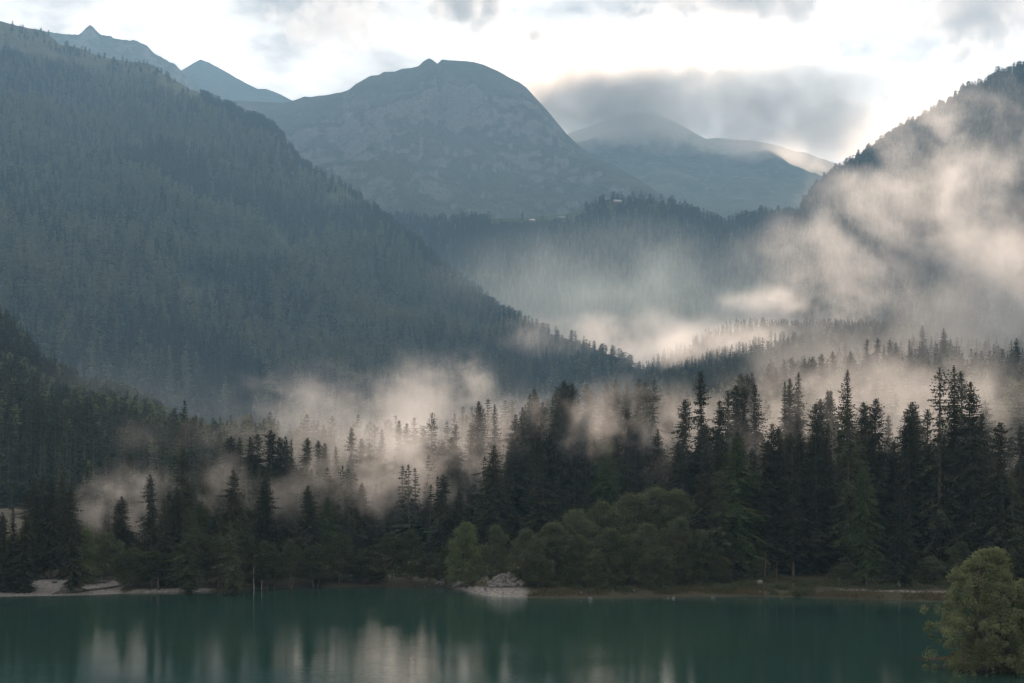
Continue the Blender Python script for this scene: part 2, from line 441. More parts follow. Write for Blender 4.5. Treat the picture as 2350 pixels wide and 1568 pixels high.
lx, ly = np.meshgrid(np.linspace(-260, 120, 96), np.linspace(-20, 226, 83))
me = mesh_from('lake_water', np.stack([lx, ly, np.zeros_like(lx)], -1).reshape(-1, 3), grid_faces(83, 96), mat_water(), True)
a = me.attributes.new('shoal', 'FLOAT', 'POINT')
a.data.foreach_set('value', np.clip(1.15 - np.sqrt(((lx - 41) / 9.0) ** 2 + ((ly - 126.5) / 3.2) ** 2), 0, 1).ravel().astype(np.float32))
lake = tag(link('lake_water', me), 'calm dark green lake filling the bottom of the view', None, None, 'structure')

# ------------------------------------------------------------------ foliage and bark
def mat_leaf(name, dark, light, transl=0.2, rough=0.75):
    t = NT(name)
    pos = t.n('NewGeometry').outputs['Position']
    oi = t.n('ObjectInfo').outputs['Random']
    n = t.noise(pos, 0.55, 3, 0.6)
    f = t.math('ADD', t.mapr(n, 0.3, 0.7, 0, 0.55), t.math('MULTIPLY', oi, 0.45))
    c = t.mixc(f, rgb(*dark), rgb(*light))
    d = t.n('BsdfDiffuse', Color=c, Roughness=rough)
    tr = t.n('BsdfTranslucent', Color=c)
    mx = t.n('MixShader', Fac=transl)
    t.t.links.new(d.outputs[0], mx.inputs[1]); t.t.links.new(tr.outputs[0], mx.inputs[2])
    return t.surf(mx)

def mat_bark(name, a, b, scale=2.0):
    t = NT(name)
    pos = t.n('NewGeometry').outputs['Position']
    mp = t.n('Mapping', Vector=pos, Scale=(4.0, 4.0, 0.8))
    n = t.noise(mp, scale, 4, 0.6)
    bs = t.n('BsdfPrincipled', Base__Color=t.mixc(t.mapr(n, 0.35, 0.65), rgb(*a), rgb(*b)), Roughness=0.9)
    bs.inputs['Specular IOR Level'].default_value = 0.1
    t.put(bs.inputs['Normal'], t.n('Bump', Height=n, Strength=0.6, Distance=0.05))
    return t.surf(bs)

M_SPRUCE = mat_leaf('spruce needles', (0.026, 0.031, 0.022), (0.062, 0.066, 0.045), 0.15)
M_LARCH = mat_leaf('larch needles', (0.046, 0.058, 0.036), (0.092, 0.102, 0.062), 0.25)
M_PINE = mat_leaf('stone pine needles', (0.026, 0.040, 0.024), (0.048, 0.062, 0.036), 0.12)
M_ALDER = mat_leaf('alder leaves', (0.042, 0.056, 0.031), (0.125, 0.142, 0.082), 0.28)
M_BIRCH = mat_leaf('pale leafy foliage', (0.085, 0.110, 0.055), (0.130, 0.160, 0.080), 0.3)
M_WILLOW = mat_leaf('willow leaves', (0.100, 0.125, 0.062), (0.225, 0.25, 0.14), 0.36)
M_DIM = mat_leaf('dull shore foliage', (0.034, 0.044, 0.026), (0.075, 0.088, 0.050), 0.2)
M_BARK = mat_bark('grey brown bark', (0.05, 0.04, 0.032), (0.13, 0.115, 0.10))
M_PALEBARK = mat_bark('pale grey bark', (0.16, 0.15, 0.135), (0.36, 0.35, 0.33))

def tube(path, radii, sides=7):
    path = np.asarray(path, float)
    n = len(path)
    a = np.arange(sides) / sides * 2 * math.pi
    V = []
    for i in range(n):
        tdir = path[min(i + 1, n - 1)] - path[max(i - 1, 0)]
        tdir /= np.linalg.norm(tdir) + 1e-9
        s = np.cross(tdir, (0, 1, 0) if abs(tdir[1]) < 0.9 else (1, 0, 0)); s /= np.linalg.norm(s)
        q = np.cross(tdir, s)
        V.append(path[i] + radii[i] * (np.cos(a)[:, None] * s + np.sin(a)[:, None] * q))
    V = np.concatenate(V)
    Fc = []
    for i in range(n - 1):
        for k in range(sides):
            k2 = (k + 1) % sides
            Fc.append((i * sides + k, i * sides + k2, (i + 1) * sides + k2, (i + 1) * sides + k))
    return V, np.array(Fc)

def join_tubes(tubes):
    vs, fs, o = [], [], 0
    for v, f in tubes:
        vs.append(v); fs.append(f + o); o += len(v)
    return np.concatenate(vs), np.concatenate(fs)

def quads_from(base, tip, wid, rg, up=None):
    """kite-shaped blades from base to tip, width wid"""
    d = tip - base
    L = np.linalg.norm(d, axis=1, keepdims=True) + 1e-9
    r = rg.normal(size=d.shape)
    if up is not None: r = r * 0.45 + np.asarray(up)
    s = np.cross(d / L, r)
    s /= np.linalg.norm(s, axis=1, keepdims=True) + 1e-9
    m = base + d * 0.45
    w = np.asarray(wid).reshape(-1, 1) * 0.5
    V = np.stack([base, m + s * w, tip, m - s * w], 1).reshape(-1, 3)
    Fc = np.arange(len(V)).reshape(-1, 4)
    return V, Fc

def conifer(seed, H=30.0, R=3.0, base=0.1, dens=1.0, twig=1.0, droop=1.0, shape=0.7, rough=0.25, lop=0.25, wid=0.19, blunt=0.0):
    """spruce / larch crown of drooping branch sprays, and its trunk"""
    rg = np.random.default_rng(seed)
    Bs, Ts, Ws = [], [], []
    z = H * base
    ph = rg.random() * 6.28
    gap = [(rg.random() * 6.28, rg.uniform(0.1, 0.85), rg.uniform(0.35, 0.75)) for _ in range(9)]
    dn = dens ** 0.5
    while z < H - 0.12:
        q = (H - z) / H
        p = q / (1 - base)
        Lz = R * (p ** shape) * (1 - 0.4 * sst(0.75, 1.0, p))
        if blunt: Lz = R * min(1.0, (p / blunt)) ** 0.5 * (1 - 0.35 * sst(0.7, 1.0, p))
        Lz = max(Lz, 0.10)
        nb = max(3, int(round((4.6 + 2.2 * q) * dn)))
        tier = 1 + rg.normal() * 0.10
        for k in range(nb):
            az = ph + k * 6.283 / nb + rg.normal() * 0.3
            L = Lz * tier * (1 + rg.normal() * rough)
            for (ga, gz, gs) in gap:
                if abs(((az - ga + math.pi) % 6.283) - math.pi) < 0.7 and abs(q - gz) < 0.07: L *= gs
            L *= 1 + lop * math.sin(az + seed) * 0.5
            L = max(L, 0.1)
            elev = math.radians(34 - 44 * min(1, q * 3.0)) - 0.10 * droop
            out = np.array((math.cos(az), math.sin(az), 0))
            ns = max(2, int(L / (0.27 / dn)))
            s = (np.arange(ns) + rg.random(ns)) / ns
            s = np.clip(s, 0.06, 1.0)
            sag = (-0.30 * droop * L * (s ** 1.2) + 0.16 * L * s ** 3) * min(1, q * 3.0)
            ax = np.stack([out[0] * s * L, out[1] * s * L, z + s * L * math.sin(elev) + sag], 1)
            side = np.array((-out[1], out[0], 0))
            sm = min(1.0, 0.35 + 0.65 * L / 1.2)
            for sg in (-1, 1, 0):
                tl = (0.24 + 0.26 * L * (1 - s) ** 0.7) * twig * sm * rg.uniform(0.7, 1.25, ns)
                if sg == 0:
                    dirv = out * 0.35 + np.array((0, 0, -0.95 * droop))
                    tl = tl * 0.8
                else:
                    dirv = out * 0.75 + side * sg * 0.75 + np.array((0, 0, -0.30 * droop))
                dirv = dirv + rg.normal(size=(ns, 3)) * 0.2
                dirv /= np.linalg.norm(dirv, axis=1, keepdims=True)
                Bs.append(ax); Ts.append(ax + dirv * tl[:, None]); Ws.append(wid * rg.uniform(0.8, 1.3, ns) * (0.7 + 0.6 * tl))
            Bs.append(ax[-1:]); Ts.append(ax[-1:] + (out * 0.30 + np.array((0, 0, 0.06)))[None] * (0.25 + 0.6 * min(L, 1))); Ws.append(np.array([wid]))
            Bs.append(np.array([(0, 0, z)])); Ts.append(ax[-1:]); Ws.append(np.array([wid * 0.7 * sm]))
        ph += 1.1 + rg.random()
        z += (0.22 + 0.30 * min(1, q * 2.2)) / dn * rg.uniform(0.7, 1.3)
    B, T, W = np.concatenate(Bs), np.concatenate(Ts), np.concatenate(Ws)
    # leader shoot
    B = np.vstack([B, [(0, 0, H - 1.2)] * 3]); T = np.vstack([T, [(0, 0, H + 0.1), (0.05, 0, H), (0, 0.05, H - 0.05)]]); W = np.append(W, [wid] * 3)
    V, Fc = quads_from(B, T, W, rg, (0, 0, 1.0))
    zz = np.linspace(0, H * 0.985, 10)
    r0 = 0.010 * H + 0.03
    path = np.stack([np.sin(zz / H * 3 + seed) * 0.1, np.cos(zz / H * 2.3 + seed) * 0.1 - 0.1, zz], 1)
    path[0] = (0, 0, -0.6)
    tr = tube(path, r0 * (1 - zz / H) ** 0.8 + 0.02)
    return (V, Fc), tr

def sst(a, b, x):
    t = min(1, max(0, (x - a) / (b - a)))
    return t * t * (3 - 2 * t)

def leafy(seed, H=12.0, R=4.0, stems=3, clumps=70, leaves=110, leaf=0.26, base=0.12, cone=0.0, clump_r=1.05, flat=1.0):
    """broad-leaved crown of leaf clumps carried on bent limbs"""
    rg = np.random.default_rng(seed)
    tubes, cen = [], []
    st = []
    for k in range(stems):
        az = k * 6.283 / stems + rg.random()
        r = 0.12 * R * (stems > 1)
        b = np.array((math.cos(az) * r, math.sin(az) * r, -0.5))
        top = np.array((math.cos(az) * R * 0.35 * (stems > 1) + rg.normal() * 0.2, math.sin(az) * R * 0.35 * (stems > 1), H * rg.uniform(0.62, 0.82)))
        mid = (b + top) / 2 + rg.normal(size=3) * 0.04 * H * np.array((1, 1, 0.3))
        tt = np.linspace(0, 1, 7)[:, None]
        path = (1 - tt) ** 2 * b + 2 * tt * (1 - tt) * mid + tt ** 2 * top
        rr = (0.016 * H / stems ** 0.35) * (1 - 0.8 * tt[:, 0])
        st.append(path)
        tubes.append(tube(path, rr, 6))
    lob = [(rg.random() * 6.283, rg.uniform(0.1, 0.95), rg.uniform(0.55, 1.15)) for _ in range(16)]
    LV = []
    sizes = []
    for i in range(clumps):
        for _ in range(20):
            h = rg.random() ** 0.85
            az = rg.random() * 6.283
            prof = max(0.0, math.sin(math.pi * min(1, h * 0.72 + 0.26))) ** 0.6
            prof = prof * (1 - cone) + cone * (1 - h) ** 0.8
            prof *= 0.62 + 0.75 * float(vnoise(np.array([az * 1.9 + seed]), np.array([h * 5.0 + seed]), seed)[0])
            for (la, lh, ls) in lob:
                if abs(((az - la + math.pi) % 6.283) - math.pi) < 0.55 and abs(h - lh) < 0.12: prof *= ls
            rr = R * prof * (0.35 + 0.65 * rg.random() ** 0.4) * (rg.uniform(1.1, 1.3) if rg.random() < 0.14 else 1.0)
            c = np.array((math.cos(az) * rr, math.sin(az) * rr, H * (base + (1 - base) * h * 0.95)))
            if all(np.linalg.norm((c - c2)) > clump_r * 0.62 for c2 in cen[-60:]): break
        cen.append(c)
        p = st[rg.integers(len(st))]
        j = int(np.argmin(np.abs(p[:, 2] - (c[2] - 0.25 * np.linalg.norm(c[:2])))))
        a = p[j]
        m = (a + c) / 2 + np.array((0, 0, 0.12 * np.linalg.norm(c - a)))
        if i % 2 == 0:
            tubes.append(tube([a, m, c], [0.05 * H / 12, 0.035 * H / 12, 0.012], 4))
        nl = int(leaves * rg.uniform(0.7, 1.3))
        g = rg.normal(size=(nl, 3)); g /= np.linalg.norm(g, axis=1, keepdims=True)
        g *= (rg.random((nl, 1)) ** 0.5) * clump_r * rg.uniform(0.5, 1.4) * np.array((1.0, 1.0, 1.05 * flat))
        LV.append(c + g)
    C = np.concatenate(LV)
    d = rg.normal(size=C.shape) + np.array((0, 0, -0.25)); d /= np.linalg.norm(d, axis=1, keepdims=True)
    Ls = leaf * rg.uniform(0.6, 1.3, (len(C), 1))
    V, Fc = quads_from(C - d * Ls * 0.5, C + d * Ls * 0.5, Ls[:, 0] * 0.62, rg, (0, -0.2, 0.8))
    return (V, Fc), join_tubes(tubes)

def proto(name, crown, trunk, leafmat, barkmat):
    (cv, cf), (tv, tf) = crown, trunk
    return mesh_from(name + '_crown', cv, cf, leafmat), mesh_from(name + '_trunk', tv, tf, barkmat, True)

SPR = []
for i in range(7):
    SPR.append(proto('spruce', *conifer(100 + i, 30, [4.5, 5.0, 4.0, 5.3, 4.6, 4.1, 4.9][i], [0.05, 0.09, 0.12, 0.04, 0.15, 0.07, 0.10][i], 1.15, 1.15, [1, 1.2, 0.9, 1.1, 1.3, 1.0, 0.85][i],
                                         [0.62, 0.70, 0.58, 0.68, 0.56, 0.74, 0.62][i], [0.2, 0.28, 0.25, 0.22, 0.34, 0.2, 0.3][i], 0.25), M_SPRUCE, M_BARK))
AIRY = []
for i in range(2):
    AIRY.append(proto('spruce', *conifer(140 + i, 30, 4.6, 0.10, 0.6, 1.1, 1.35, 0.62, 0.36, 0.35), M_SPRUCE, M_BARK))
LAR = []
for i in range(4):
    LAR.append(proto('larch', *conifer(160 + i, 26, [4.2, 4.8, 4.4, 4.0][i], 0.10, 0.8, 1.3, 0.7, [0.55, 0.5, 0.6, 0.55][i], 0.3, 0.3, 0.17), M_LARCH, M_BARK))
GREENER = []  # spruces with greener, lighter needles than the others
M_GREENER = mat_leaf('green spruce needles', (0.040, 0.060, 0.032), (0.070, 0.090, 0.045), 0.2)
for i in range(2):
    GREENER.append(proto('spruce', *conifer(180 + i, 26, 5.0, 0.12, 1.0, 1.2, 1.5, 0.55, 0.26, 0.4, 0.17), M_GREENER, M_BARK))
ALD = []
for i in range(5):
    ALD.append(proto('alder', *leafy(200 + i, 12, [3.8, 4.3, 3.5, 4.0, 3.6][i], [4, 5, 3, 6, 2][i], [230, 250, 220, 240, 220][i], 90, 0.26, [0.04, 0.03, 0.06, 0.02, 0.08][i], 0.0, 0.72), M_ALDER, M_BARK))
COL = []
for i in range(2):
    COL.append(proto('leafy_tree', *leafy(230 + i, 14, [2.7, 3.2][i], 1, 150, 120, 0.28, 0.05, 0.4, 0.85), M_BIRCH, M_BARK))

DIM = []
for i in range(4):
    DIM.append(proto('alder', *leafy(260 + i, 12, [2.6, 3.0, 2.4, 2.8][i], [3, 2, 4, 2][i], 85, 130, 0.28, [0.16, 0.22, 0.1, 0.26][i], 0.3, 0.9), M_DIM, M_BARK))

def plant_tree(name, meshes, base, H, Hproto, widen, rotz, label, cat, group, lean=(0, 0), dark=None):
    o = bpy.data.objects.new(name, None)
    col.objects.link(o)
    o.empty_display_size = 0.5
    o.location = base
    s = H / Hproto
    o.scale = (s * widen, s * widen, s)
    o.rotation_euler = (lean[0], lean[1], rotz)
    link('trunk', meshes[1], o)
    link('crown', meshes[0], o)
    return tag(o, label, cat, group)

# ------------------------------------------------------------------ the conifers one can pick out, from left to right (column, row of the tip, metres away)
A = 'shore conifers'
SPRUCES = [
 (1, 512, 225), (14, 507, 228), (24.7, 490, 224, 'pointed dark spruce nearest the left edge above the gravel beach'), (34.6, 478, 262), (43, 474, 270), (50, 478.5, 266), (60, 477, 258),
 (72.5, 485, 240), (88, 466, 285), (112, 460, 330), (130, 453, 268, 'dark spruce standing up just above the leftmost mist puff'), (151, 474, 250), (162, 467, 240, 'slim spruce on the right side of the leftmost mist puff'),
 (184.5, 448, 228, 'tallest dark spruce of the left shore, clear of its neighbours'), (180, 450, 400), (204, 456, 245), (212, 462, 250), (201, 436.5, 420), (218, 439, 400), (229, 438, 300), (233, 436, 285),
 (241, 436.5, 290), (251, 436.5, 285), (257, 434, 290), (271, 430, 280, 'highest tip of the dense spruce row on the left half of the shore'), (279, 437, 285), (287, 436, 290), (293, 439, 285), (307, 438, 285), (315, 440, 290),
 (324, 443, 280), (336, 446, 265), (351, 427, 262, 'tall dark spruce just left of the brightest mist pocket'), (362, 438, 285), (367.6, 442.5, 280), (381, 429, 315), (398.6, 420, 300), (407, 423, 305), (415, 428, 305),
 (423, 428, 305), (433, 412, 290, 'open ragged spruce standing alone against the bright mist', 'airy'), (443, 442, 300), (455.6, 424, 300, 'hazy spruce directly right of the open ragged spruce'), (451, 437, 295), (472, 425, 310),
 (479, 401, 290, 'left one of two tall slim spruces rising over the bright mist'), (494, 404, 290, 'right one of two tall slim spruces rising over the bright mist'), (504, 427, 380), (515, 414, 300), (521, 406.5, 300),
 (529, 392.5, 285, 'left spruce of the close pair at the left end of the knoll crest'), (536, 391.6, 285, 'right spruce of the close pair at the left end of the knoll crest'), (542, 402, 288), (556, 389, 290),
 (566, 381, 295, 'highest spruce of the bushy clump left on the knoll crest'), (572, 383, 290), (561, 390, 285), (587.5, 384, 300, 'broad spruce standing in the gap of the knoll crest'), (591, 390, 290), (606, 383, 310),
 (616, 378.5, 310, 'slender hazy spruce in the middle of the knoll crest'), (629, 381, 305), (638, 377.6, 305), (645, 382, 300), (653, 379, 285, 'dark ragged spruce closing the right end of the knoll crest', 'airy'), (669, 384, 420), (670, 397, 400),
 (495, 445, 232, 'lone dark spruce in front of the knoll, its tip against the mist'), (544, 455, 228, 'dark spruce low in front of the shaded knoll'),
 (686, 399, 262), (702, 370, 250, 'tall slim dark spruce first to the right of the knoll'), (719, 400, 240), (731, 390, 265), (740, 374, 330), (745, 374, 330), (753, 372, 340),
 (756, 383, 268, 'dark spruce on the right side of the crowded group beside the tall slim one'), (736, 385, 270), (745.6, 385, 268), (769, 363.6, 460), (784, 381, 300), (785, 359, 520), (779, 367, 480), (790, 358, 520),
 (796.5, 372, 290, 'wide-branched dark spruce leaning over the misty gap'), (791, 378, 295), (803.5, 358, 480), (812, 356.6, 470), (822, 354, 480), (832, 351, 500), (850, 351, 500), (866, 339, 470), (877, 338, 480), (890, 339, 520),
 (895.6, 342.5, 450, 'large grey spruce fading in the mist above the right shore'), (909, 339, 560), (922, 325, 560, 'broad dim spruce highest on the misty slope'), (943, 328, 600), (1016.6, 338, 480, 'dim spruce in the warm mist at the right edge'),
 (845.6, 369, 222, 'tall spruce with a black jagged tip behind the green larch'), (827, 390, 270), (831.5, 390, 275), (816, 404, 240), (821, 398.6, 245), (858, 374, 360), (864, 376, 360),
 (873, 370.6, 360, 'grey half-veiled spruce behind the gap in the right shore trees'), (865, 402, 235), (875, 398, 218, 'dark ragged spruce on the left side of the bright gap'), (911, 409, 212, 'bushy dark spruce on the right side of the bright gap'),
 (912, 376, 400), (918, 370, 420), (927, 368, 420), (937, 367, 208, 'left one of the three tallest black spruces on the right shore', 'airy'), (955, 365, 210, 'middle one of the three tallest black spruces on the right shore'),
 (960, 370.6, 260), (972, 381, 205, 'right one of the three tallest black spruces on the right shore'), (927, 409, 215), (1001, 422, 200, 'pale green spruce behind the big willow bush'), (1020, 425, 203, 'dark spruce cut by the right edge of the view'),
 (773, 423, 215, 'narrow dark spruce left of the twin tips on the right shore'), (781, 428.5, 217), (765, 441, 214), (793, 432, 212, 'left tip of the dark twin spruces on the right shore'), (799, 433, 214, 'right tip of the dark twin spruces on the right shore'),
 (734, 437, 209, 'green-tinged spruce at the right end of the alder thicket', 'greener'), (701, 474, 207, 'small dark spruce poking out of the alder thicket'), (751, 448, 212), (816, 420, 214, 'straight dark spruce between the twin tips and the green larch'), (828, 423, 216),
 (867, 469, 198, 'heavy green spruce with drooping boughs and a leaning trunk', 'greener'), (899, 493, 196, 'thin grey spruce with a pale band on its trunk foot'),
]
LARCHES = [
 (848, 399, 212, 'tall light green larch in front of the jagged black spruce tip'), (189, 506, 217, 'light grey-green larch on the left shore above the alders'), (230, 520, 215, 'soft pale larch right of the grey-green one on the left shore'),
 (463, 406, 520, 'rounded pale larch floating in the mist, left of its neighbour'), (472, 406, 530, 'rounded pale larch floating in the mist, right of its neighbour'), (512, 399, 500, 'pale green larch behind the knoll crest pair'),
 (332, 416, 520, 'pale larch in the hazy row, left of the tall spruce by the mist pocket'), (357, 421, 500, 'pale larch directly behind the tall spruce by the mist pocket'), (370, 421, 500, 'pale larch in the hazy row, right of the tall spruce by the mist pocket'), (305, 418, 500, 'light larch crown topping the hazy row behind the left spruces'), (318, 420, 500, 'faint larch just right of the light larch crown in the hazy row'), (290, 424, 480, 'faint larch just left of the light larch crown in the hazy row'), (1012, 470, 199, 'loose light larch beside the right edge'), (720, 470, 206, 'small greenish larch behind the thicket end'),
 (805, 372, 540, 'faint larch behind the wide-branched spruce at the misty gap'), (676, 388, 520, 'faint larch between the knoll crest and the tall slim spruce'), (985, 400, 330, 'faint larch in the mist above the willow bush'),
]
placed = []
STAND = []      # (object, tip column, tip row, distance, half width px, height px, has its own label)
def ray_place(px, py, Y, hmin, hmax):
    """ground point below picture point (px, py): moves up or down the slope until the tree has a natural height"""
    best = None
    for YY in [Y] + list(np.arange(max(Y * 0.7, 198), Y * 1.9, 4.0)):
        x = (px - CX) / F * YY
        z = ground_z(x, YY)
        H = EYE + (HY - py) / F * YY - z
        c = abs(YY - Y) * 0.05 + 100 * (max(0, hmin - H) + max(0, H - hmax))
        if best is None or c < best[0]: best = (c, x, YY, z, H)
    return best[1:]

NSP = 0
def shore_zone(px, Y):
    if Y > 340: return ('hazy grey spruce standing in the mist behind the shore trees', 'hazy spruces behind the shore')
    if px < 200: return ('dark spruce in the shaded wood behind the gravel beach', 'spruces of the left shore')
    if px < 350: return ('dark spruce in the dense row on the left half of the shore', 'spruces of the dense left row')
    if px < 510: return ('half-veiled spruce in the bright mist pocket', 'spruces in the mist pocket')
    if px < 690: return ('dark spruce in the wood on the central knoll', 'spruces of the central knoll')
    return ('black spruce in the crowded stand on the right shore', 'spruces of the right shore stand')
for i, s in enumerate(SPRUCES):
    px, py, Y = s[:3]
    x, Y, z, H = ray_place(px, py, Y, 15, 35)
    kind = s[4] if len(s) > 4 else ''
    me_ = AIRY[i % 2] if kind == 'airy' else GREENER[i % 2] if kind == 'greener' else SPR[(i * 5 + i // 7) % 7]
    hp = 26 if kind == 'greener' else 30
    lab, grp = shore_zone(px, Y)
    if len(s) > 3: lab = s[3]
    lean = (0, 0.045) if 'leaning trunk' in lab else (rng.normal() * 0.01, rng.normal() * 0.012)
    wd = rng.uniform(0.9, 1.2) * (30 / max(H, 18)) ** 0.35
    o = plant_tree('spruce_tree', me_, (x, Y, z - 0.2), H + 0.2, hp, wd, rng.random() * 6.28, lab, 'spruce', grp, lean)
    STAND.append((o, px, py, Y, wd * 4.5 * H / 30 * F / Y, H * F / Y, len(s) > 3))
    placed.append((x, Y, 2.0)); NSP += 1
    if 'pale band' in lab:
        tb = tube([(0, 0, 0.2), (0, 0, 1.2), (0, 0, 2.3)], [0.50, 0.47, 0.44], 10)
        bd = link('bark_band', mesh_from('bark_band', tb[0], tb[1], M_PALEBARK, True), o)
        bd['label'] = 'pale stripped band at the foot of the trunk'
for i, s in enumerate(LARCHES):
    px, py, Y = s[:3]
    x, Y, z, H = ray_place(px, py, Y, 13, 32)
    plant_tree('larch_tree', LAR[i % 4], (x, Y, z - 0.2), H + 0.2, 26, rng.uniform(0.9, 1.15), rng.random() * 6.28, s[3] if len(s) > 3 else 'faint pale larch in the hazy row behind the shore trees', 'larch', 'larches by the lake')
    placed.append((x, Y, 2.0))

# the other spruces of the same woods, between and behind those
env = np.array([(-60, 505), (0, 500), (60, 490), (130, 478), (180, 478), (230, 452), (330, 458), (400, 455), (500, 438), (540, 415), (650, 402), (690, 420), (760, 402), (845, 400), (950, 392), (1024, 430), (1090, 430)], float)
tries = 0
while NSP < 298 and tries < 20000:
    tries += 1
    px = rng.uniform(-35, 470) if rng.random() < 0.68 else rng.uniform(470, 1060)
    Y = rng.uniform(206, 345)
    if 355 < px < 470 and rng.random() < 0.4: continue
    if 440 < px < 690 and Y < 236: continue
    x = (px - CX) / F * Y
    dsh_ = Y - np.interp(x, _sx, _sy)
    if dsh_ < (22 if px < 130 else 4 if px < 450 else 9): continue
    if any((x - a) ** 2 + (Y - b) ** 2 < 2.6 ** 2 for a, b, _ in placed): continue
    top = np.interp(px, env[:, 0], env[:, 1]) + rng.uniform(4, 55) + (10 if 215 < px < 500 else 0)
    z = ground_z(x, Y)
    H = EYE + (HY - top) / F * Y - z
    if H < 9: continue
    H = min(H, 30)
    lab, grp = shore_zone(px, Y)
    o = plant_tree('spruce_tree', SPR[rng.integers(7)] if rng.random() < 0.85 else GREENER[rng.integers(2)], (x, Y, z - 0.2), H, 30, rng.uniform(0.95, 1.3) * (30 / max(H, 16)) ** 0.4, rng.random() * 6.28, lab, 'spruce', grp, (rng.normal() * 0.01, rng.normal() * 0.012))
    STAND.append((o, px, HY - F * (z - 0.2 + H - EYE) / Y, Y, 4.5 * H / 30 * F / Y, H * F / Y, False))
    placed.append((x, Y, 2.0)); NSP += 1

# each spruce whose tip shows gets a label that says which one it is
def tip_shows(a):
    for b in STAND:
        if b[3] < a[3] - 1 and b[2] < a[2] and abs(b[1] - a[1]) < b[4] * min(1, (a[2] - b[2]) / b[5]) ** 0.7: return False
    return True
SHORT = {}
ORD = ['first', 'second', 'third', 'fourth', 'fifth', 'sixth', 'seventh', 'eighth', 'ninth', 'tenth']
vis = sorted([a for a in STAND if a[6] or tip_shows(a)], key=lambda a: a[1])
marks = [i for i, a in enumerate(vis) if a[6]]
for i, a in enumerate(vis):
    if a[6]: continue
    m = min(marks, key=lambda j: (abs(j - i), j))
    k = abs(m - i)
    if k > len(ORD): continue
    far = 'hazy' if a[3] > 340 else 'dark'
    nm = vis[m][0]['label'].split(',')[0].split(' in front')[0].split(' with a')[0].split(' standing up')[0]
    side = 'left' if i < m else 'right'
    lab_ = '%s %s spruce tip to the %s of the %s' % (ORD[k - 1], far, side, nm)
    a[0]['label'] = ' '.join(lab_.split()[:16])
# ------------------------------------------------------------------ broad-leaved trees along the water (column, row of the top, metres away, half width in pixels)
LEAFY = [
 (11, 534, 203, 15, 'c', 'round-topped grey-green tree at the left edge on the beach'), (44, 517, 224, 19, 'a', 'wide dark tree behind the gravel beach'), (87, 525, 208, 15, 'c', 'conical pale-topped tree on the gravel beach'),
 (106, 530, 213, 14, 'a', 'light leafy tree touching the conical one behind the beach'), (134, 547, 203, 15, 'a', 'bushy alder overhanging the right end of the gravel beach'), (154, 556, 203, 14, 'a'), (176, 548, 205, 14, 'a'), (197, 545, 205, 14, 'a'),
 (219, 548, 205, 14, 'a'), (243, 541, 207, 15, 'a'), (266, 547, 207, 14, 'a'), (290, 542, 209, 14, 'a'), (315, 541, 211, 14, 'a'), (340, 540, 213, 15, 'a'), (365, 538, 214, 14, 'a'), (390, 541, 214, 14, 'a'), (411, 536, 213, 13, 'a'), (430, 543, 212, 12, 'a'), (447, 548, 210, 9, 'a'),
 (466, 519, 206, 16, 'c', 'upright pale green tree left of the stone heap'), (497, 524, 207, 14, 'a', 'dark alder right behind the gravel spit'), (527, 528, 200.5, 19, 'a', 'alder whose bare stems fork beside the stone heap'),
 (552, 521, 206, 19, 'a', 'alder to the right of the forked one, darker below'), (576, 507, 211, 21, 'a', 'leftmost tall crown of the pale alder thicket'), (603, 501, 215, 23, 'a', 'second tall crown of the pale alder thicket from its left end'),
 (630, 492, 221, 25, 'a', 'high rounded crown in the middle of the alder thicket'), (655, 486, 226, 25, 'a', 'highest crown of the alder thicket'), (677, 488, 226, 22, 'a', 'pale crown at the right end of the alder thicket'),
 (578, 533, 199, 17, 'a'), (612, 528, 199, 19, 'a'), (646, 522, 200, 19, 'a'), (680, 516, 202, 17, 'a'), (700, 528, 203, 14, 'a'), (663, 545, 198, 14, 'a'), (596, 548, 197, 13, 'a'), (540, 552, 198, 12, 'a'),
 (716, 548, 203, 12, 'a'), (760, 556, 206, 11, 'a'), (844, 562, 207, 10, 'a'), (930, 556, 200, 13, 'a'), (960, 540, 201, 15, 'a'),
]
acount = {}
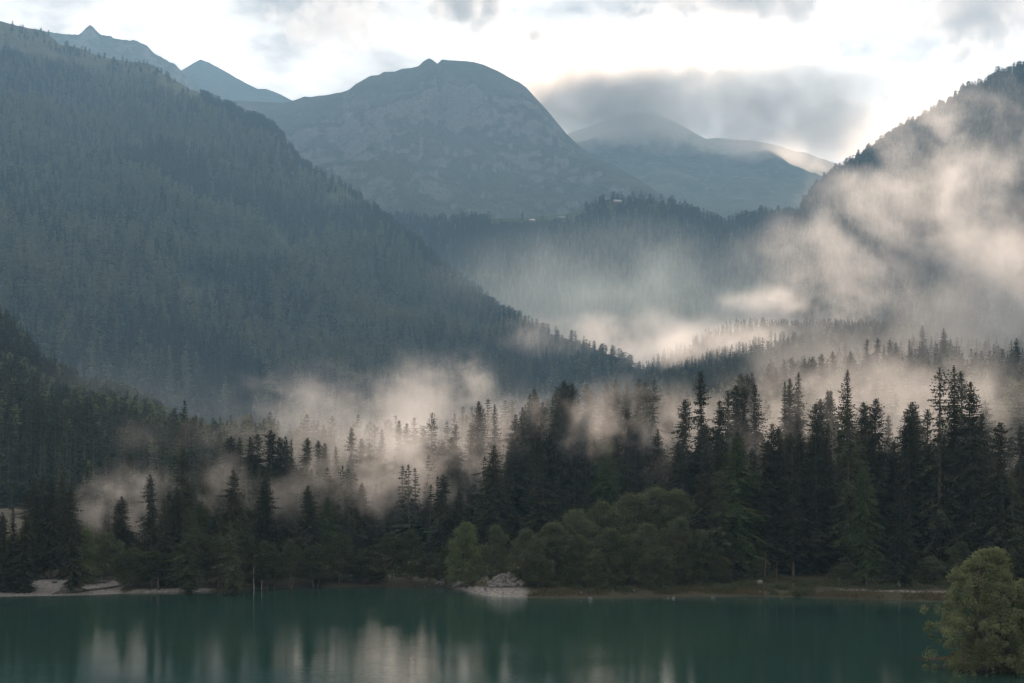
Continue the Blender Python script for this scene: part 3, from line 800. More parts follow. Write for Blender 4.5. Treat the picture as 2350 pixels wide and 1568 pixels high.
for i, s in enumerate(LEAFY):
    px, py, Y, hw, kd = s[:5]
    x = (px - CX) / F * Y
    z = ground_z(x, Y)
    if z < 0.1: z = 0.1
    H = EYE + (HY - py) / F * Y - z
    W = hw / F * Y
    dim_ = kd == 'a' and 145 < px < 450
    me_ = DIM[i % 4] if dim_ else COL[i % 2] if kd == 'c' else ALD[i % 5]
    if dim_: H += rng.uniform(-1.5, 2.5)
    hp, wp = (12, [2.6, 3.0, 2.4, 2.8][i % 4]) if dim_ else (14, [2.7, 3.2][i % 2]) if kd == 'c' else (12, [3.8, 4.3, 3.5, 4.0, 3.6][i % 5])
    lab = s[5] if len(s) > 5 else ('dim leafy alder in the shaded band along the left shoreline' if px < 460 else 'low dark alder at the water side of the thicket' if px < 725 else 'small dark alder under the right shore spruces')
    grp = 'alders along the left shoreline' if px < 460 else 'alders of the thicket' if px < 725 else 'alders under the right shore spruces'
    if len(s) == 5 and 460 < px < 725:
        k_ = sorted(q[0] for q in LEAFY if len(q) == 5 and 460 < q[0] < 725).index(px)
        lab = '%s low alder at the water side of the thicket, counted from the stone heap' % ['first', 'second', 'third', 'fourth', 'fifth', 'sixth', 'seventh', 'eighth', 'ninth', 'tenth'][k_]
    elif len(s) == 5:
        acount[grp] = acount.get(grp, 0) + 1
        o_ = ['first', 'second', 'third', 'fourth', 'fifth', 'sixth', 'seventh', 'eighth', 'ninth', 'tenth', 'eleventh', 'twelfth', 'thirteenth', 'fourteenth', 'fifteenth', 'sixteenth', 'seventeenth'][acount[grp] - 1]
        lab = ('%s dim alder along the dark left shoreline, counted from the gravel beach' % o_ if px < 460 else lab if px < 725 else '%s small alder under the right shore spruces from the thicket' % o_)
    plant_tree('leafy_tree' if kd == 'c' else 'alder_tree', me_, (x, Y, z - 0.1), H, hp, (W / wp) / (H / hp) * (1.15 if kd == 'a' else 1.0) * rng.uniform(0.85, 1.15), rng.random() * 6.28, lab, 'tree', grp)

# the big willow bushes on the near right shore
wb = proto('willow_bush', *leafy(301, 10, 4.5, 6, 640, 125, 0.155, -0.05, 0.40, 0.44), M_WILLOW, M_BARK)
wb2 = proto('willow_bush', *leafy(302, 8, 4.2, 5, 460, 125, 0.155, -0.02, 0.3, 0.46), M_WILLOW, M_BARK)
p = at(989, 545, 119)
plant_tree('willow_bush', wb, (p.x, 119, 0.0), p.z, 10, 1.0, 0.6, 'large sunlit willow bush overhanging the water at the lower right', 'bush', None)
p = at(1034, 582, 118)
plant_tree('willow_bush', wb2, (p.x, 119.5, 0.1), p.z, 8, 0.95, 2.1, 'lower willow bush cut by the right edge, beside the large one', 'bush', None)

# bare pale trunks that stand out along the dark shoreline
def bare_trunk(px, py0, py1, Y, r, label, lean=0.0, pale=True):
    x = (px - CX) / F * Y
    z0 = ground_z(x, Y) - 0.2
    z1 = EYE + (HY - py1) / F * Y
    h = z1 - z0
    zz = np.linspace(0, h, 7)
    path = np.stack([lean * zz + 0.06 * np.sin(zz * 0.9 + px), 0.05 * np.cos(zz + px), zz], 1)
    tb = [tube(path, r * (1 - 0.7 * zz / h), 7)]
    for k in range(5):
        a_ = px * 1.7 + k * 2.4
        b_ = path[3 + k % 4]
        tb.append(tube([b_, b_ + np.array((math.cos(a_) * 0.5, math.sin(a_) * 0.5, 0.15)), b_ + np.array((math.cos(a_) * 1.0, math.sin(a_) * 1.0, 0.1))], [0.035, 0.025, 0.008], 4))
    v, f = join_tubes(tb)
    return tag(link('bare_trunk', mesh_from('bare_trunk', v, f, M_PALEBARK if pale else M_BARK, True), None, (x, Y, z0)), label, 'tree trunk', 'bare trunks at the waterline')
bare_trunk(254, 0, 556, 206.0, 0.09, 'tall white bare trunk mirrored in the water, brightest on the left shore')
bare_trunk(167, 0, 562, 203.5, 0.12, 'grey bare trunk behind the thin gravel strip', 0, False)
bare_trunk(262, 0, 572, 206.2, 0.09, 'short thin pale trunk right of the tall white one')
bare_trunk(158, 0, 575, 201.6, 0.16, 'short thick trunk above the thin gravel strip', 0.0, False)
bare_trunk(275, 0, 560, 207, 0.10, 'thin grey trunk second to the right of the tall white one', -0.04, False)
bare_trunk(290, 0, 566, 207.5, 0.08, 'slim slanting trunk in the dark left of the alders', 0.06, False)
bare_trunk(765, 0, 552, 205, 0.12, 'straight grey trunk under the right shore spruces, the left of two', 0, False)
bare_trunk(777, 0, 558, 205.4, 0.10, 'straight grey trunk under the right shore spruces, the right of two', 0, False)
bare_trunk(840, 0, 575, 199.5, 0.13, 'short stub of trunk beside the shore path', 0, False)

# ------------------------------------------------------------------ the woods too far and too many to count
M_FARLARCH = mat_leaf('lightened larch needles', (0.085, 0.105, 0.065), (0.19, 0.20, 0.125), 0.28)  # pale larch tone, lightened further to stand in for light on far crowns
M_FARSPRUCE = mat_leaf('dark spruce needles', (0.020, 0.030, 0.022), (0.070, 0.085, 0.055), 0.12)  # tone spread widened too, painting in contrast that the even light lacks
FAR = bpy.data.collections.new('far_tree_kinds')
def far_kind(name, crown, trunk, leafmat):
    (cv, cf), (tv, tf) = crown, trunk
    me = mesh_from(name, np.concatenate([cv, tv]), np.concatenate([cf, tf + len(cv)]), leafmat)
    me.materials.append(M_BARK)
    ids = np.zeros(len(me.polygons), dtype=np.int32); ids[len(cf):] = 1
    me.polygons.foreach_set('material_index', ids)
    o = bpy.data.objects.new(name, me)
    FAR.objects.link(o)
for i in range(3):
    far_kind('larch_%s' % 'abc'[i], *conifer(400 + i, 24, [3.9, 4.4, 3.7][i], 0.12, 0.17, 1.9, 0.8, 0.55, 0.28, 0.3, 0.55), M_FARLARCH)
for i in range(2):
    far_kind('pine_%s' % 'ab'[i], *conifer(420 + i, 14, [2.6, 3.1][i], 0.08, 0.3, 1.4, 0.25, 0.5, 0.25, 0.3, 0.5, 0.4), M_PINE)
for i in range(4):
    far_kind('spruce_%s' % 'abcd'[i], *conifer(440 + i, 26, [3.9, 4.4, 3.6, 4.7][i], 0.07, 0.17, 1.7, 1.0, [0.72, 0.8, 0.66, 0.75][i], 0.24, 0.25, 0.55), M_FARSPRUCE)

def wood_nodes():
    g = bpy.data.node_groups.new('wood of scattered trees', 'GeometryNodeTree')
    g.interface.new_socket('Geometry', in_out='INPUT', socket_type='NodeSocketGeometry')
    g.interface.new_socket('Geometry', in_out='OUTPUT', socket_type='NodeSocketGeometry')
    N, Lk = g.nodes, g.links
    gi, go = N.new('NodeGroupInput'), N.new('NodeGroupOutput')
    ci = N.new('GeometryNodeCollectionInfo')
    ci.inputs['Collection'].default_value = FAR
    ci.inputs['Separate Children'].default_value = True
    ci.inputs['Reset Children'].default_value = True
    ip = N.new('GeometryNodeInstanceOnPoints')
    ip.inputs['Pick Instance'].default_value = True
    def attr(nm, dt):
        a = N.new('GeometryNodeInputNamedAttribute'); a.data_type = dt; a.inputs['Name'].default_value = nm
        return a.outputs['Attribute']
    Lk.new(gi.outputs[0], ip.inputs['Points'])
    Lk.new(ci.outputs[0], ip.inputs['Instance'])
    Lk.new(attr('kind', 'INT'), ip.inputs['Instance Index'])
    Lk.new(attr('size', 'FLOAT_VECTOR'), ip.inputs['Scale'])
    cmb = N.new('ShaderNodeCombineXYZ')
    Lk.new(attr('turn', 'FLOAT'), cmb.inputs['Z'])
    Lk.new(cmb.outputs[0], ip.inputs['Rotation'])
    Lk.new(ip.outputs[0], go.inputs[0])
    return g
WOOD = wood_nodes()
HP = np.array([24, 24, 24, 14, 14, 26, 26, 26, 26], float)   # heights of the kinds, in the collection's order

def wood(name, pts, heights, kinds, label, rg):
    n = len(pts)
    me = bpy.data.meshes.new(name)
    me.vertices.add(n)
    me.vertices.foreach_set('co', pts.astype(np.float32).ravel())
    a = me.attributes.new('kind', 'INT', 'POINT'); a.data.foreach_set('value', kinds.astype(np.int32))
    s = heights / HP[kinds]
    w = s * rg.uniform(0.95, 1.5, n)
    a = me.attributes.new('size', 'FLOAT_VECTOR', 'POINT'); a.data.foreach_set('vector', np.stack([w, w, s], 1).astype(np.float32).ravel())
    a = me.attributes.new('turn', 'FLOAT', 'POINT'); a.data.foreach_set('value', (rg.random(n) * 6.28).astype(np.float32))
    o = link(name, me)
    md = o.modifiers.new('trees', 'NODES'); md.node_group = WOOD
    return tag(o, label, None, None, 'stuff')

def pick_kinds(p, rg, larch, pine):
    n = len(p)
    r = rg.random(n)
    patch = fbm(p[:, 0], p[:, 1] + p[:, 2] * 0.5, 190, 4, 5) * 0.6
    lk = rg.integers(0, 3, n); pk = rg.integers(3, 5, n); sk = rg.integers(5, 9, n)
    k = np.where(r < np.clip(larch * (1 + 4.0 * patch), 0.04, 0.95), lk, sk)
    return np.where(rg.random(n) < pine, pk, k)

rg4 = np.random.default_rng(77)
# big left mountainside
p, t_ = left_hill.sample(56000, rg4, 0.0, 1.0)
px, py = project(p)
ridge_py = np.interp(px, *[np.array([(a[0] * K, a[1] * K) for a in [(-420, -60), (0, 46), (118, 85), (250, 132), (355, 150), (460, 218), (600, 276), (690, 366), (800, 435), (960, 556), (1100, 668), (1270, 765), (1440, 838), (1640, 1020)]])[:, i] for i in (0, 1)])
below = py - ridge_py
dens = np.ones(len(p))
top = (px < 200) & (below < 34 * (1 - px / 330))
dens[top] = 0.10 * (fbm(p[:, 0], p[:, 1], 90, 3, 7)[top] > -0.1)
for (ex, ey, ea, eb) in [(198, 288, 19, 18), (276, 238, 14, 16), (292, 252, 17, 16), (381, 308, 12, 18), (140, 150, 16, 12), (375, 285, 7, 12), (90, 230, 10, 14), (330, 330, 10, 14)]:
    dens[((px - ex) / ea) ** 2 + ((py - ey) / eb) ** 2 < 1 + 0.5 * fbm(px * 1.0, py * 1.0, 6, 3, 3)[...]] *= 0.04
dens *= np.where(fbm(p[:, 0], p[:, 1] + p[:, 2], 150, 4, 15) < -0.14, 0.22, 1)
dens[px > 470] = 1.0
ok = (rg4.random(len(p)) < dens) & (px > -40) & (px < 760)
p, t_, px, below = p[ok], t_[ok], px[ok], below[ok]
h = (34 - 15 * sstep(0.5, 1.0, t_)) * rg4.uniform(0.45, 1.3, len(p)) * (1 + 0.35 * fbm(p[:, 0], p[:, 1] + p[:, 2], 70, 3, 25))
h = np.where(below < 14, np.minimum(h, 13), h)
k = pick_kinds(p, rg4, 0.42, 0)
k = np.where((below < 10) | (t_ > 0.93), rg4.integers(3, 5, len(p)), k)
wood('left_mountainside_forest', p - (0, 0, 0.4), h, k, 'blue-hazed conifer forest covering the big left mountainside', rg4)
print('left forest', len(p))
# valley step
p, t_ = mid_hill.sample(42000, rg4, 0.0, 1.0)
px, py = project(p)
dens = np.ones(len(p))
mead = (t_ > 0.955) & (px > 490) & (px < 585)
dens[mead] = 0.02
dens[(t_ > 0.87) & (px > 560) & (px < 665)] *= 0.4
ok = (rg4.random(len(p)) < dens) & (px > 330) & (px < 900)
p, t_, px = p[ok], t_[ok], px[ok]
h = 21 * rg4.uniform(0.6, 1.15, len(p)); h = np.where(t_ > 0.93, h * 0.75, h)
k = pick_kinds(p, rg4, 0.35, np.where(t_ > 0.9, 0.75, 0.05))
wood('valley_step_forest', p - (0, 0, 0.4), h, k, 'dim forest on the valley step below the alpine meadow', rg4)
# right mountainside
p, t_ = right_mtn.sample(42000, rg4, 0.0, 1.0)
px, py = project(p)
ok = (px < 1075) & (rg4.random(len(p)) < np.where(t_ > 0.97, 0.5, 1))
p, t_ = p[ok], t_[ok]
h = 22 * rg4.uniform(0.6, 1.2, len(p)); h = np.where(t_ > 0.95, h * 0.75, h)
k = pick_kinds(p, rg4, 0.25, np.where(t_ > 0.93, 0.5, 0.05))
wood('right_mountainside_forest', p - (0, 0, 0.4), h, k, 'dark forest on the right mountainside behind the drifting mist', rg4)
# left knoll
p, t_ = left_knoll.sample(5200, rg4, 0.0, 1.0)
px, py = project(p)
ok = (px > -40) & (px < 300)
p = p[ok]
h = 25 * rg4.uniform(0.7, 1.15, len(p))
k = pick_kinds(p, rg4, 0.22, 0)
wood('left_knoll_forest', p - (0, 0, 0.4), h, k, 'larch and spruce wood on the knoll at the left edge', rg4)
# the rising ground behind the shore trees
n = 26000
Yr = np.sqrt(rg4.uniform(345.0 ** 2, 1480.0 ** 2, n))
pr = rg4.uniform(-30, 1075, n)
xr = (pr - CX) / F * Yr
p = np.stack([xr, Yr, land_height(xr, Yr)], 1)
keep = ~((pr < 520) & (Yr > 620)) & ~((pr < 250) & (Yr > 470))
keep &= (rg4.random(n) < np.where(pr < 520, 0.8, 1.0))
keep &= rg4.random(n) < np.where(fbm(xr, Yr, 60, 3, 9) < -0.25, 0.35, 1.0)
p = p[keep]
h = 24 * rg4.uniform(0.55, 1.18, len(p)) * np.where(p[:, 0] < 3, rg4.uniform(0.55, 1.0, len(p)), 1.0)
k = pick_kinds(p, rg4, 0.2, 0)
px2 = rg4.uniform(-30, 520, 420); Y2 = rg4.uniform(245, 345, 420); x2 = (px2 - CX) / F * Y2
z2 = land_height(x2, Y2)
h2 = np.clip(EYE + (HY - (np.interp(px2, env[:, 0], env[:, 1]) + rg4.uniform(2, 40, 420))) / F * Y2 - z2, 0, 26)
sel = (h2 > 10) & ~((px2 > 350) & (px2 < 480) & (rg4.random(420) < 0.5))
p = np.concatenate([p, np.stack([x2, Y2, z2], 1)[sel]]); h = np.concatenate([h, h2[sel]]); k = np.concatenate([k, rg4.integers(5, 9, int(sel.sum()))])
wood('misty_slope_forest', p - (0, 0, 0.3), h, k, 'spruce forest fading into the mist on the slope behind the shore', rg4)

# ------------------------------------------------------------------ stones
def mat_stone(name, a, b):
    t = NT(name)
    pos = t.n('NewGeometry').outputs['Position']
    n = t.noise(pos, 1.6, 5, 0.65)
    oi = t.n('ObjectInfo').outputs['Random']
    c = t.mixc(t.math('ADD', t.mapr(n, 0.3, 0.7, 0, 0.6), t.math('MULTIPLY', oi, 0.4)), rgb(*a), rgb(*b))
    bs = t.n('BsdfPrincipled', Base__Color=c, Roughness=0.85)
    bs.inputs['Specular IOR Level'].default_value = 0.25
    t.put(bs.inputs['Normal'], t.n('Bump', Height=t.noise(pos, 6.0, 5, 0.6), Strength=0.5, Distance=0.1))
    return t.surf(bs)
M_STONE = mat_stone('grey stone', (0.05, 0.048, 0.046), (0.16, 0.155, 0.15))
M_DARKSTONE = mat_stone('darker grey stone', (0.028, 0.026, 0.024), (0.08, 0.075, 0.07))  # darker tone of the grey stone; sets off the stones on the heap

def stone_mesh(name, seed, mat):
    rg = np.random.default_rng(seed)
    V = []
    g = (1 + 5 ** 0.5) / 2
    base = [(-1, g, 0), (1, g, 0), (-1, -g, 0), (1, -g, 0), (0, -1, g), (0, 1, g), (0, -1, -g), (0, 1, -g), (g, 0, -1), (g, 0, 1), (-g, 0, -1), (-g, 0, 1)]
    F0 = [(0, 11, 5), (0, 5, 1), (0, 1, 7), (0, 7, 10), (0, 10, 11), (1, 5, 9), (5, 11, 4), (11, 10, 2), (10, 7, 6), (7, 1, 8), (3, 9, 4), (3, 4, 2), (3, 2, 6), (3, 6, 8), (3, 8, 9), (4, 9, 5), (2, 4, 11), (6, 2, 10), (8, 6, 7), (9, 8, 1)]
    V = np.array(base, float) / math.sqrt(1 + g * g)
    V = V * rg.uniform(0.72, 1.22, (12, 1)) * np.array((1.0, rg.uniform(0.7, 1.0), rg.uniform(0.55, 0.8)))
    return mesh_from(name, V, np.array(F0), mat)
STONES = [stone_mesh('stone', 500 + i, M_STONE) for i in range(8)]
DARKSTONES = [stone_mesh('boulder', 520 + i, M_DARKSTONE) for i in range(5)]
BOULD = [stone_mesh('boulder', 540 + i, M_STONE) for i in range(6)]

# heap of rubble on the gravel spit
hp_ = at(508.5, 594.6, 200.6)
hx, hy = hp_.x, 200.6
hz = ground_z(hx, hy)
n = 26
u, v = np.meshgrid(np.linspace(-1.15, 1.15, n), np.linspace(-1.15, 1.15, n))
def heap_z(u, v):
    r = np.sqrt((u + 0.12 * np.sin(v * 3)) ** 2 + v ** 2)
    return np.where(r < 1, (1 - r ** 1.35), (1 - r) * 1.2) * 1.65
hm = heap_z(u, v) + fbm(u * 3 + 5, v * 3, 1.0, 3, 3) * 0.18
heap = link('stone_heap', mesh_from('stone_heap', np.stack([u * 2.9, v * 2.4, np.maximum(hm, -0.5)], -1).reshape(-1, 3), grid_faces(n, n), M_DARKSTONE, True), None, (hx, hy, hz))
tag(heap, 'rounded heap of grey rubble on the gravel spit', 'stone heap')
rg5 = np.random.default_rng(9)
for i in range(210):
    a_, r_ = rg5.uniform(0, 6.283), rg5.random() ** 0.6 * 1.05
    uu, vv = math.cos(a_) * r_, math.sin(a_) * r_
    if vv > 0.35: vv = -vv
    sz = rg5.uniform(0.13, 0.30) * (1 + 0.5 * r_)
    o = link('stone', STONES[i % 8], heap, (uu * 2.9, vv * 2.4, float(heap_z(np.array(uu), np.array(vv))) + sz * 0.25))
    o.scale = (sz, sz, sz)
    o.rotation_euler = rg5.uniform(0, 6.28, 3)

def boulder(px, py, w, label, dark_stone=False, tall=0.8):
    """boulder standing on the shore at picture point of its foot, w pixels across"""
    Y = EYE * F / (py - HY)
    for _ in range(12):
        x = (px - CX) / F * Y
        z = ground_z(x, Y)
        Y = (EYE - max(z, -0.1)) * F / (py - HY)
    r = w * 0.5 * Y / F
    o = link('boulder', (DARKSTONES if dark_stone else BOULD)[int(px * 7 + py) % (5 if dark_stone else 6)], None, (x, Y, max(ground_z(x, Y), -0.1) + r * 0.35))
    o.scale = (r * 1.05, r * 0.95, r * tall * 1.2)
    o.rotation_euler = (0.2 * math.sin(px), 0.25 * math.cos(px * 2), px * 1.7)
    return tag(o, label, 'boulder', 'boulders along the shore')
for q in [
 (583, 597.4, 5.0, 'pointed light boulder in the water edge, left of its wedge-shaped neighbour'), (588.8, 597.8, 7.5, 'largest wedge-shaped white boulder at the thicket waterline'), (578.5, 597.6, 3.0, 'small stone left of the two light boulders'),
 (595.5, 596.8, 8.0, 'brown boulder right of the white wedge-shaped one', True), (617, 596.6, 3.6, 'small flat stone midway along the thicket waterline'), (638.5, 596.4, 5.5, 'pale boulder alone below the thicket'),
 (661, 596.8, 3.4, 'left stone of the row below the thicket end'), (665.5, 596.9, 4.2, 'middle stone of the row below the thicket end'), (670, 596.8, 5.0, 'right stone of the row below the thicket end'), (709, 596.6, 5.6, 'low pale slab at the waterline'),
 (710, 588.5, 10.5, 'big dark boulder on the bank behind the low slab', True), (703, 584.5, 7.0, 'grey boulder half hidden by branches', True), (768, 596.4, 4.2, 'small white stone in the water left of the boulder pile'), (772.5, 589.5, 4.2, 'white stone at the foot of the grey trunks'),
 (780.5, 592.5, 9.5, 'largest boulder of the pile on the right shore'), (787.5, 590.0, 5.5, 'boulder next to the largest in the pile'), (791, 587.0, 7.0, 'upper light boulder of the pile'), (797, 584.5, 5.5, 'rearmost boulder of the pile'),
 (796, 591.0, 4.6, 'small boulder at the right foot of the pile'), (801, 590.5, 4.8, 'outermost right boulder of the pile'), (785, 594.5, 3.4, 'pebble-sized stone before the pile'), (889.5, 586.0, 5.0, 'dull boulder left of the banded trunk', True), (895.8, 586.0, 5.8, 'light boulder just left of the banded trunk'), (906, 586.0, 8.0, 'wide flat boulder right of the banded trunk'),
 (54, 583.0, 6.0, 'white boulder under the trees behind the beach'), (102, 583.6, 3.6, 'small dark stone on the beach', True), (105, 590.2, 2.8, 'lone dark stone on the pale beach', True),
 (484, 594.0, 3.0, 'stone on the rim of the gravel spit'), (556, 597.3, 3.4, 'yellowish stone at the right end of the spit', True), (540, 596.9, 4.0, 'flat stone in the grass right of the heap', True), (425, 587.5, 2.6, 'tiny stone left of the small gravel bar')]:
    boulder(*q[:4], *(q[4:]))

# ------------------------------------------------------------------ driftwood on the beach
def log_(px0, py0, px1, py1, r, label):
    pts = []
    for (a_, b_) in ((px0, py0), (px1, py1)):
        Y = EYE * F / (b_ - HY)
        for _ in range(12):
            x = (a_ - CX) / F * Y
            Y = (EYE - max(ground_z(x, Y), 0.0)) * F / (b_ - HY)
        pts.append(np.array((x, Y, max(ground_z(x, Y), 0) + r * 0.7)))
    a_, b_ = pts
    tt = np.linspace(0, 1, 6)[:, None]
    path = a_ + (b_ - a_) * tt + np.sin(tt * 7) * np.array((0, 0.15, 0.03))
    for q in path: q[2] = ground_z(q[0], q[1]) + r * 0.7
    v_, f_ = tube(path - path[0], r * (1 - 0.5 * tt[:, 0]), 7)
    tag(link('driftwood_log', mesh_from('driftwood_log', v_, f_, M_BARK, True), None, path[0]), label, 'log', 'driftwood on the beach')
log_(74, 593.2, 122, 586.6, 0.20, 'long dark driftwood log lying across the pale beach')
log_(66, 588.0, 82, 586.9, 0.16, 'short dark log on the beach left of the conical tree')
log_(86, 584.0, 108, 582.6, 0.14, 'thin log behind the conical tree on the beach')

# ------------------------------------------------------------------ huts on the alpine meadow
def mat_plain(name, c, rough=0.8):
    t = NT(name)
    pos = t.n('NewGeometry').outputs['Position']
    n = t.noise(pos, 0.9, 3, 0.6)
    return t.surf(t.n('BsdfPrincipled', Base__Color=t.mixc(t.mapr(n, 0.3, 0.7), rgb(*[q * 0.75 for q in c]), rgb(*c)), Roughness=rough))
M_WALL, M_ROOF, M_ROOFPALE, M_DARK = mat_plain('weathered boards', (0.14, 0.10, 0.07)), mat_plain('shingle roof', (0.12, 0.115, 0.11)), mat_plain('pale tin roof', (0.28, 0.28, 0.28), 0.6), mat_plain('dark pane', (0.02, 0.02, 0.025), 0.2)
def hut(px, W, D, Hh, rz, roofm, label):
    i = int(np.argmin(np.abs(mid_hill.u - px)))
    p = mid_hill.P[mid_hill.nrow - 3, i]
    o = link('alpine_hut', None, None, (p[0], p[1] - 2, p[2] - 0.6))
    o.rotation_euler = (0, 0, rz)
    def bx(name, lo, hi, m, par=o): return link(name, box_mesh(name, lo, hi, m), par)
    bx('wall', (-W / 2, -D / 2, 0), (W / 2, D / 2, Hh), M_WALL)
    e, r = 0.7, 0.45 * D
    v = np.array([(-W / 2 - e, -D / 2 - e, Hh - 0.35), (W / 2 + e, -D / 2 - e, Hh - 0.35), (W / 2 + e, 0, Hh + r), (-W / 2 - e, 0, Hh + r), (W / 2 + e, D / 2 + e, Hh - 0.35), (-W / 2 - e, D / 2 + e, Hh - 0.35)])
    v = np.concatenate([v, v + (0, 0, 0.3)])
    f = np.array([(0, 3, 2, 1), (3, 5, 4, 2), (6, 7, 8, 9), (9, 8, 10, 11), (0, 1, 7, 6), (5, 11, 10, 4), (0, 6, 9, 3), (3, 9, 11, 5), (1, 2, 8, 7), (2, 4, 10, 8)])
    ro = link('roof', mesh_from('roof', v, f, roofm), o)
    bx('chimney', (W * 0.2, 0.6, Hh + r * 0.5), (W * 0.2 + 0.8, 1.4, Hh + r + 1.2), M_STONE, ro)
    bx('door', (-0.6, -D / 2 - 0.05, 0), (0.6, -D / 2 - 0.002, 2.1), M_DARK)
    for s_ in (-0.32, 0.3):
        w_ = bx('window', (s_ * W - 0.6, -D / 2 - 0.05, 1.1), (s_ * W + 0.6, -D / 2 - 0.002, 2.2), M_DARK)
    tag(o, label, 'hut', 'huts on the alpine meadow')
hut(531, 9, 6, 2.6, 0.15, M_ROOFPALE, 'small hut with a bright roof on the alpine meadow')
hut(561, 15, 8, 3.2, -0.1, M_ROOF, 'long dark hut on the alpine meadow edge')
hut(617, 14, 8, 3.4, 0.2, M_ROOFPALE, 'pale hut under the trees on top of the valley step')

# ------------------------------------------------------------------ undergrowth along the waterline and grass on the right bank
def scatter_leaves(name, centres, radii, per, leaf, mat, label, seed, flat=0.7):
    rg = np.random.default_rng(seed)
    C = []
    for c, r in zip(centres, radii):
        m = int(per * r * r)
        g = rg.normal(size=(m, 3)); g /= np.linalg.norm(g, axis=1, keepdims=True)
        g *= rg.random((m, 1)) ** 0.4 * r * np.array((1, 1, flat))
        g[:, 2] = np.abs(g[:, 2])
        C.append(np.asarray(c) + g)
    C = np.concatenate(C)
    d = rg.normal(size=C.shape) + np.array((0, 0, 0.3)); d /= np.linalg.norm(d, axis=1, keepdims=True)
    Ls = leaf * rg.uniform(0.6, 1.3, (len(C), 1))
    V, Fc = quads_from(C - d * Ls * 0.5, C + d * Ls * 0.5, Ls[:, 0] * 0.55, rg, (0, -0.2, 0.8))
    return tag(link(name, mesh_from(name, V, Fc, mat)), label, None, None, 'stuff')
cs, rs = [], []
for i in range(620):
    px = rg5.uniform(-20, 1040)
    if 0 < px < 134: continue
    x0 = (px - CX) / F * 203
    off = rg5.uniform(1.2, 16)
    if px < 440 and rg5.random() < 0.5: continue
    if 440 < px < 530: off += 7
    if px > 815: off += rg5.choice([0.0, 5.0])
    Y = float(np.interp(x0, _sx, _sy)) + off
    x = (px - CX) / F * Y
    cs.append((x, Y, ground_z(x, Y) - 0.1)); rs.append(rg5.uniform(0.5, 1.5) * (0.5 if px > 815 and off < 7 else 1))
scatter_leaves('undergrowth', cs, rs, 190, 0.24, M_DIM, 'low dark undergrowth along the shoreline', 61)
M_GRASS = mat_leaf('bank grass', (0.036, 0.036, 0.020), (0.105, 0.088, 0.046), 0.2)
gp = []
for i in range(9000):
    px = rg5.uniform(528, 950)
    x0 = (px - CX) / F * 200
    Y = float(np.interp(x0, _sx, _sy)) + abs(rg5.normal()) * 3.0 + 0.35
    x = (px - CX) / F * Y
    gp.append((x, Y))
gp = np.array(gp)
gz = land_height(gp[:, 0], gp[:, 1])
keepg = (gz > 0.05) & (fbm(gp[:, 0], gp[:, 1], 3.0, 3, 8) > -0.15)
gp, gz = gp[keepg], gz[keepg]
B_ = np.stack([gp[:, 0], gp[:, 1], gz - 0.03], 1)
T_ = B_ + np.stack([rg5.normal(size=len(gp)) * 0.12, rg5.normal(size=len(gp)) * 0.12, rg5.uniform(0.18, 0.5, len(gp))], 1)
V_, F_ = quads_from(B_, T_, rg5.uniform(0.05, 0.12, len(gp)), rg5)
tag(link('bank_grass', mesh_from('bank_grass', V_, F_, M_GRASS)), 'yellowish grass on the right-hand bank', None, None, 'stuff')

# ------------------------------------------------------------------ air: haze, valley mist, clouds
t = NT('thin mountain air')
pv = t.n('VolumePrincipled', Color=rgb(0.40, 0.70, 1.0), Density=0.00010, Anisotropy=0.2)
t.t.links.new(pv.outputs[0], t.out.inputs['Volume'])
t.m.cycles.homogeneous_volume = True
haze = tag(link('haze', box_mesh('haze', (-5200, -400, -3.2), (5200, 9200, 1990), t.m)), 'thin blue haze filling the whole valley', None, None, 'stuff')

def ball_mesh(name, mat):
    nlat, nlon = 10, 18
    v = [(0, 0, 1)]
    for i in range(1, nlat):
        th = math.pi * i / nlat
        for j in range(nlon):
            v.append((math.sin(th) * math.cos(2 * math.pi * j / nlon), math.sin(th) * math.sin(2 * math.pi * j / nlon), math.cos(th)))
    v.append((0, 0, -1))
    f = []
    for j in range(nlon):
        f.append((0, 1 + j, 1 + (j + 1) % nlon))
        b = 1 + (nlat - 2) * nlon
        f.append((len(v) - 1, b + (j + 1) % nlon, b + j))
    for i in range(nlat - 2):
        for j in range(nlon):
            a, b = 1 + i * nlon + j, 1 + i * nlon + (j + 1) % nlon
            f.append((a, a + nlon, b + nlon)); f.append((a, b + nlon, b))
    return mesh_from(name, np.array(v, float) * 1.04, np.array(f), mat)

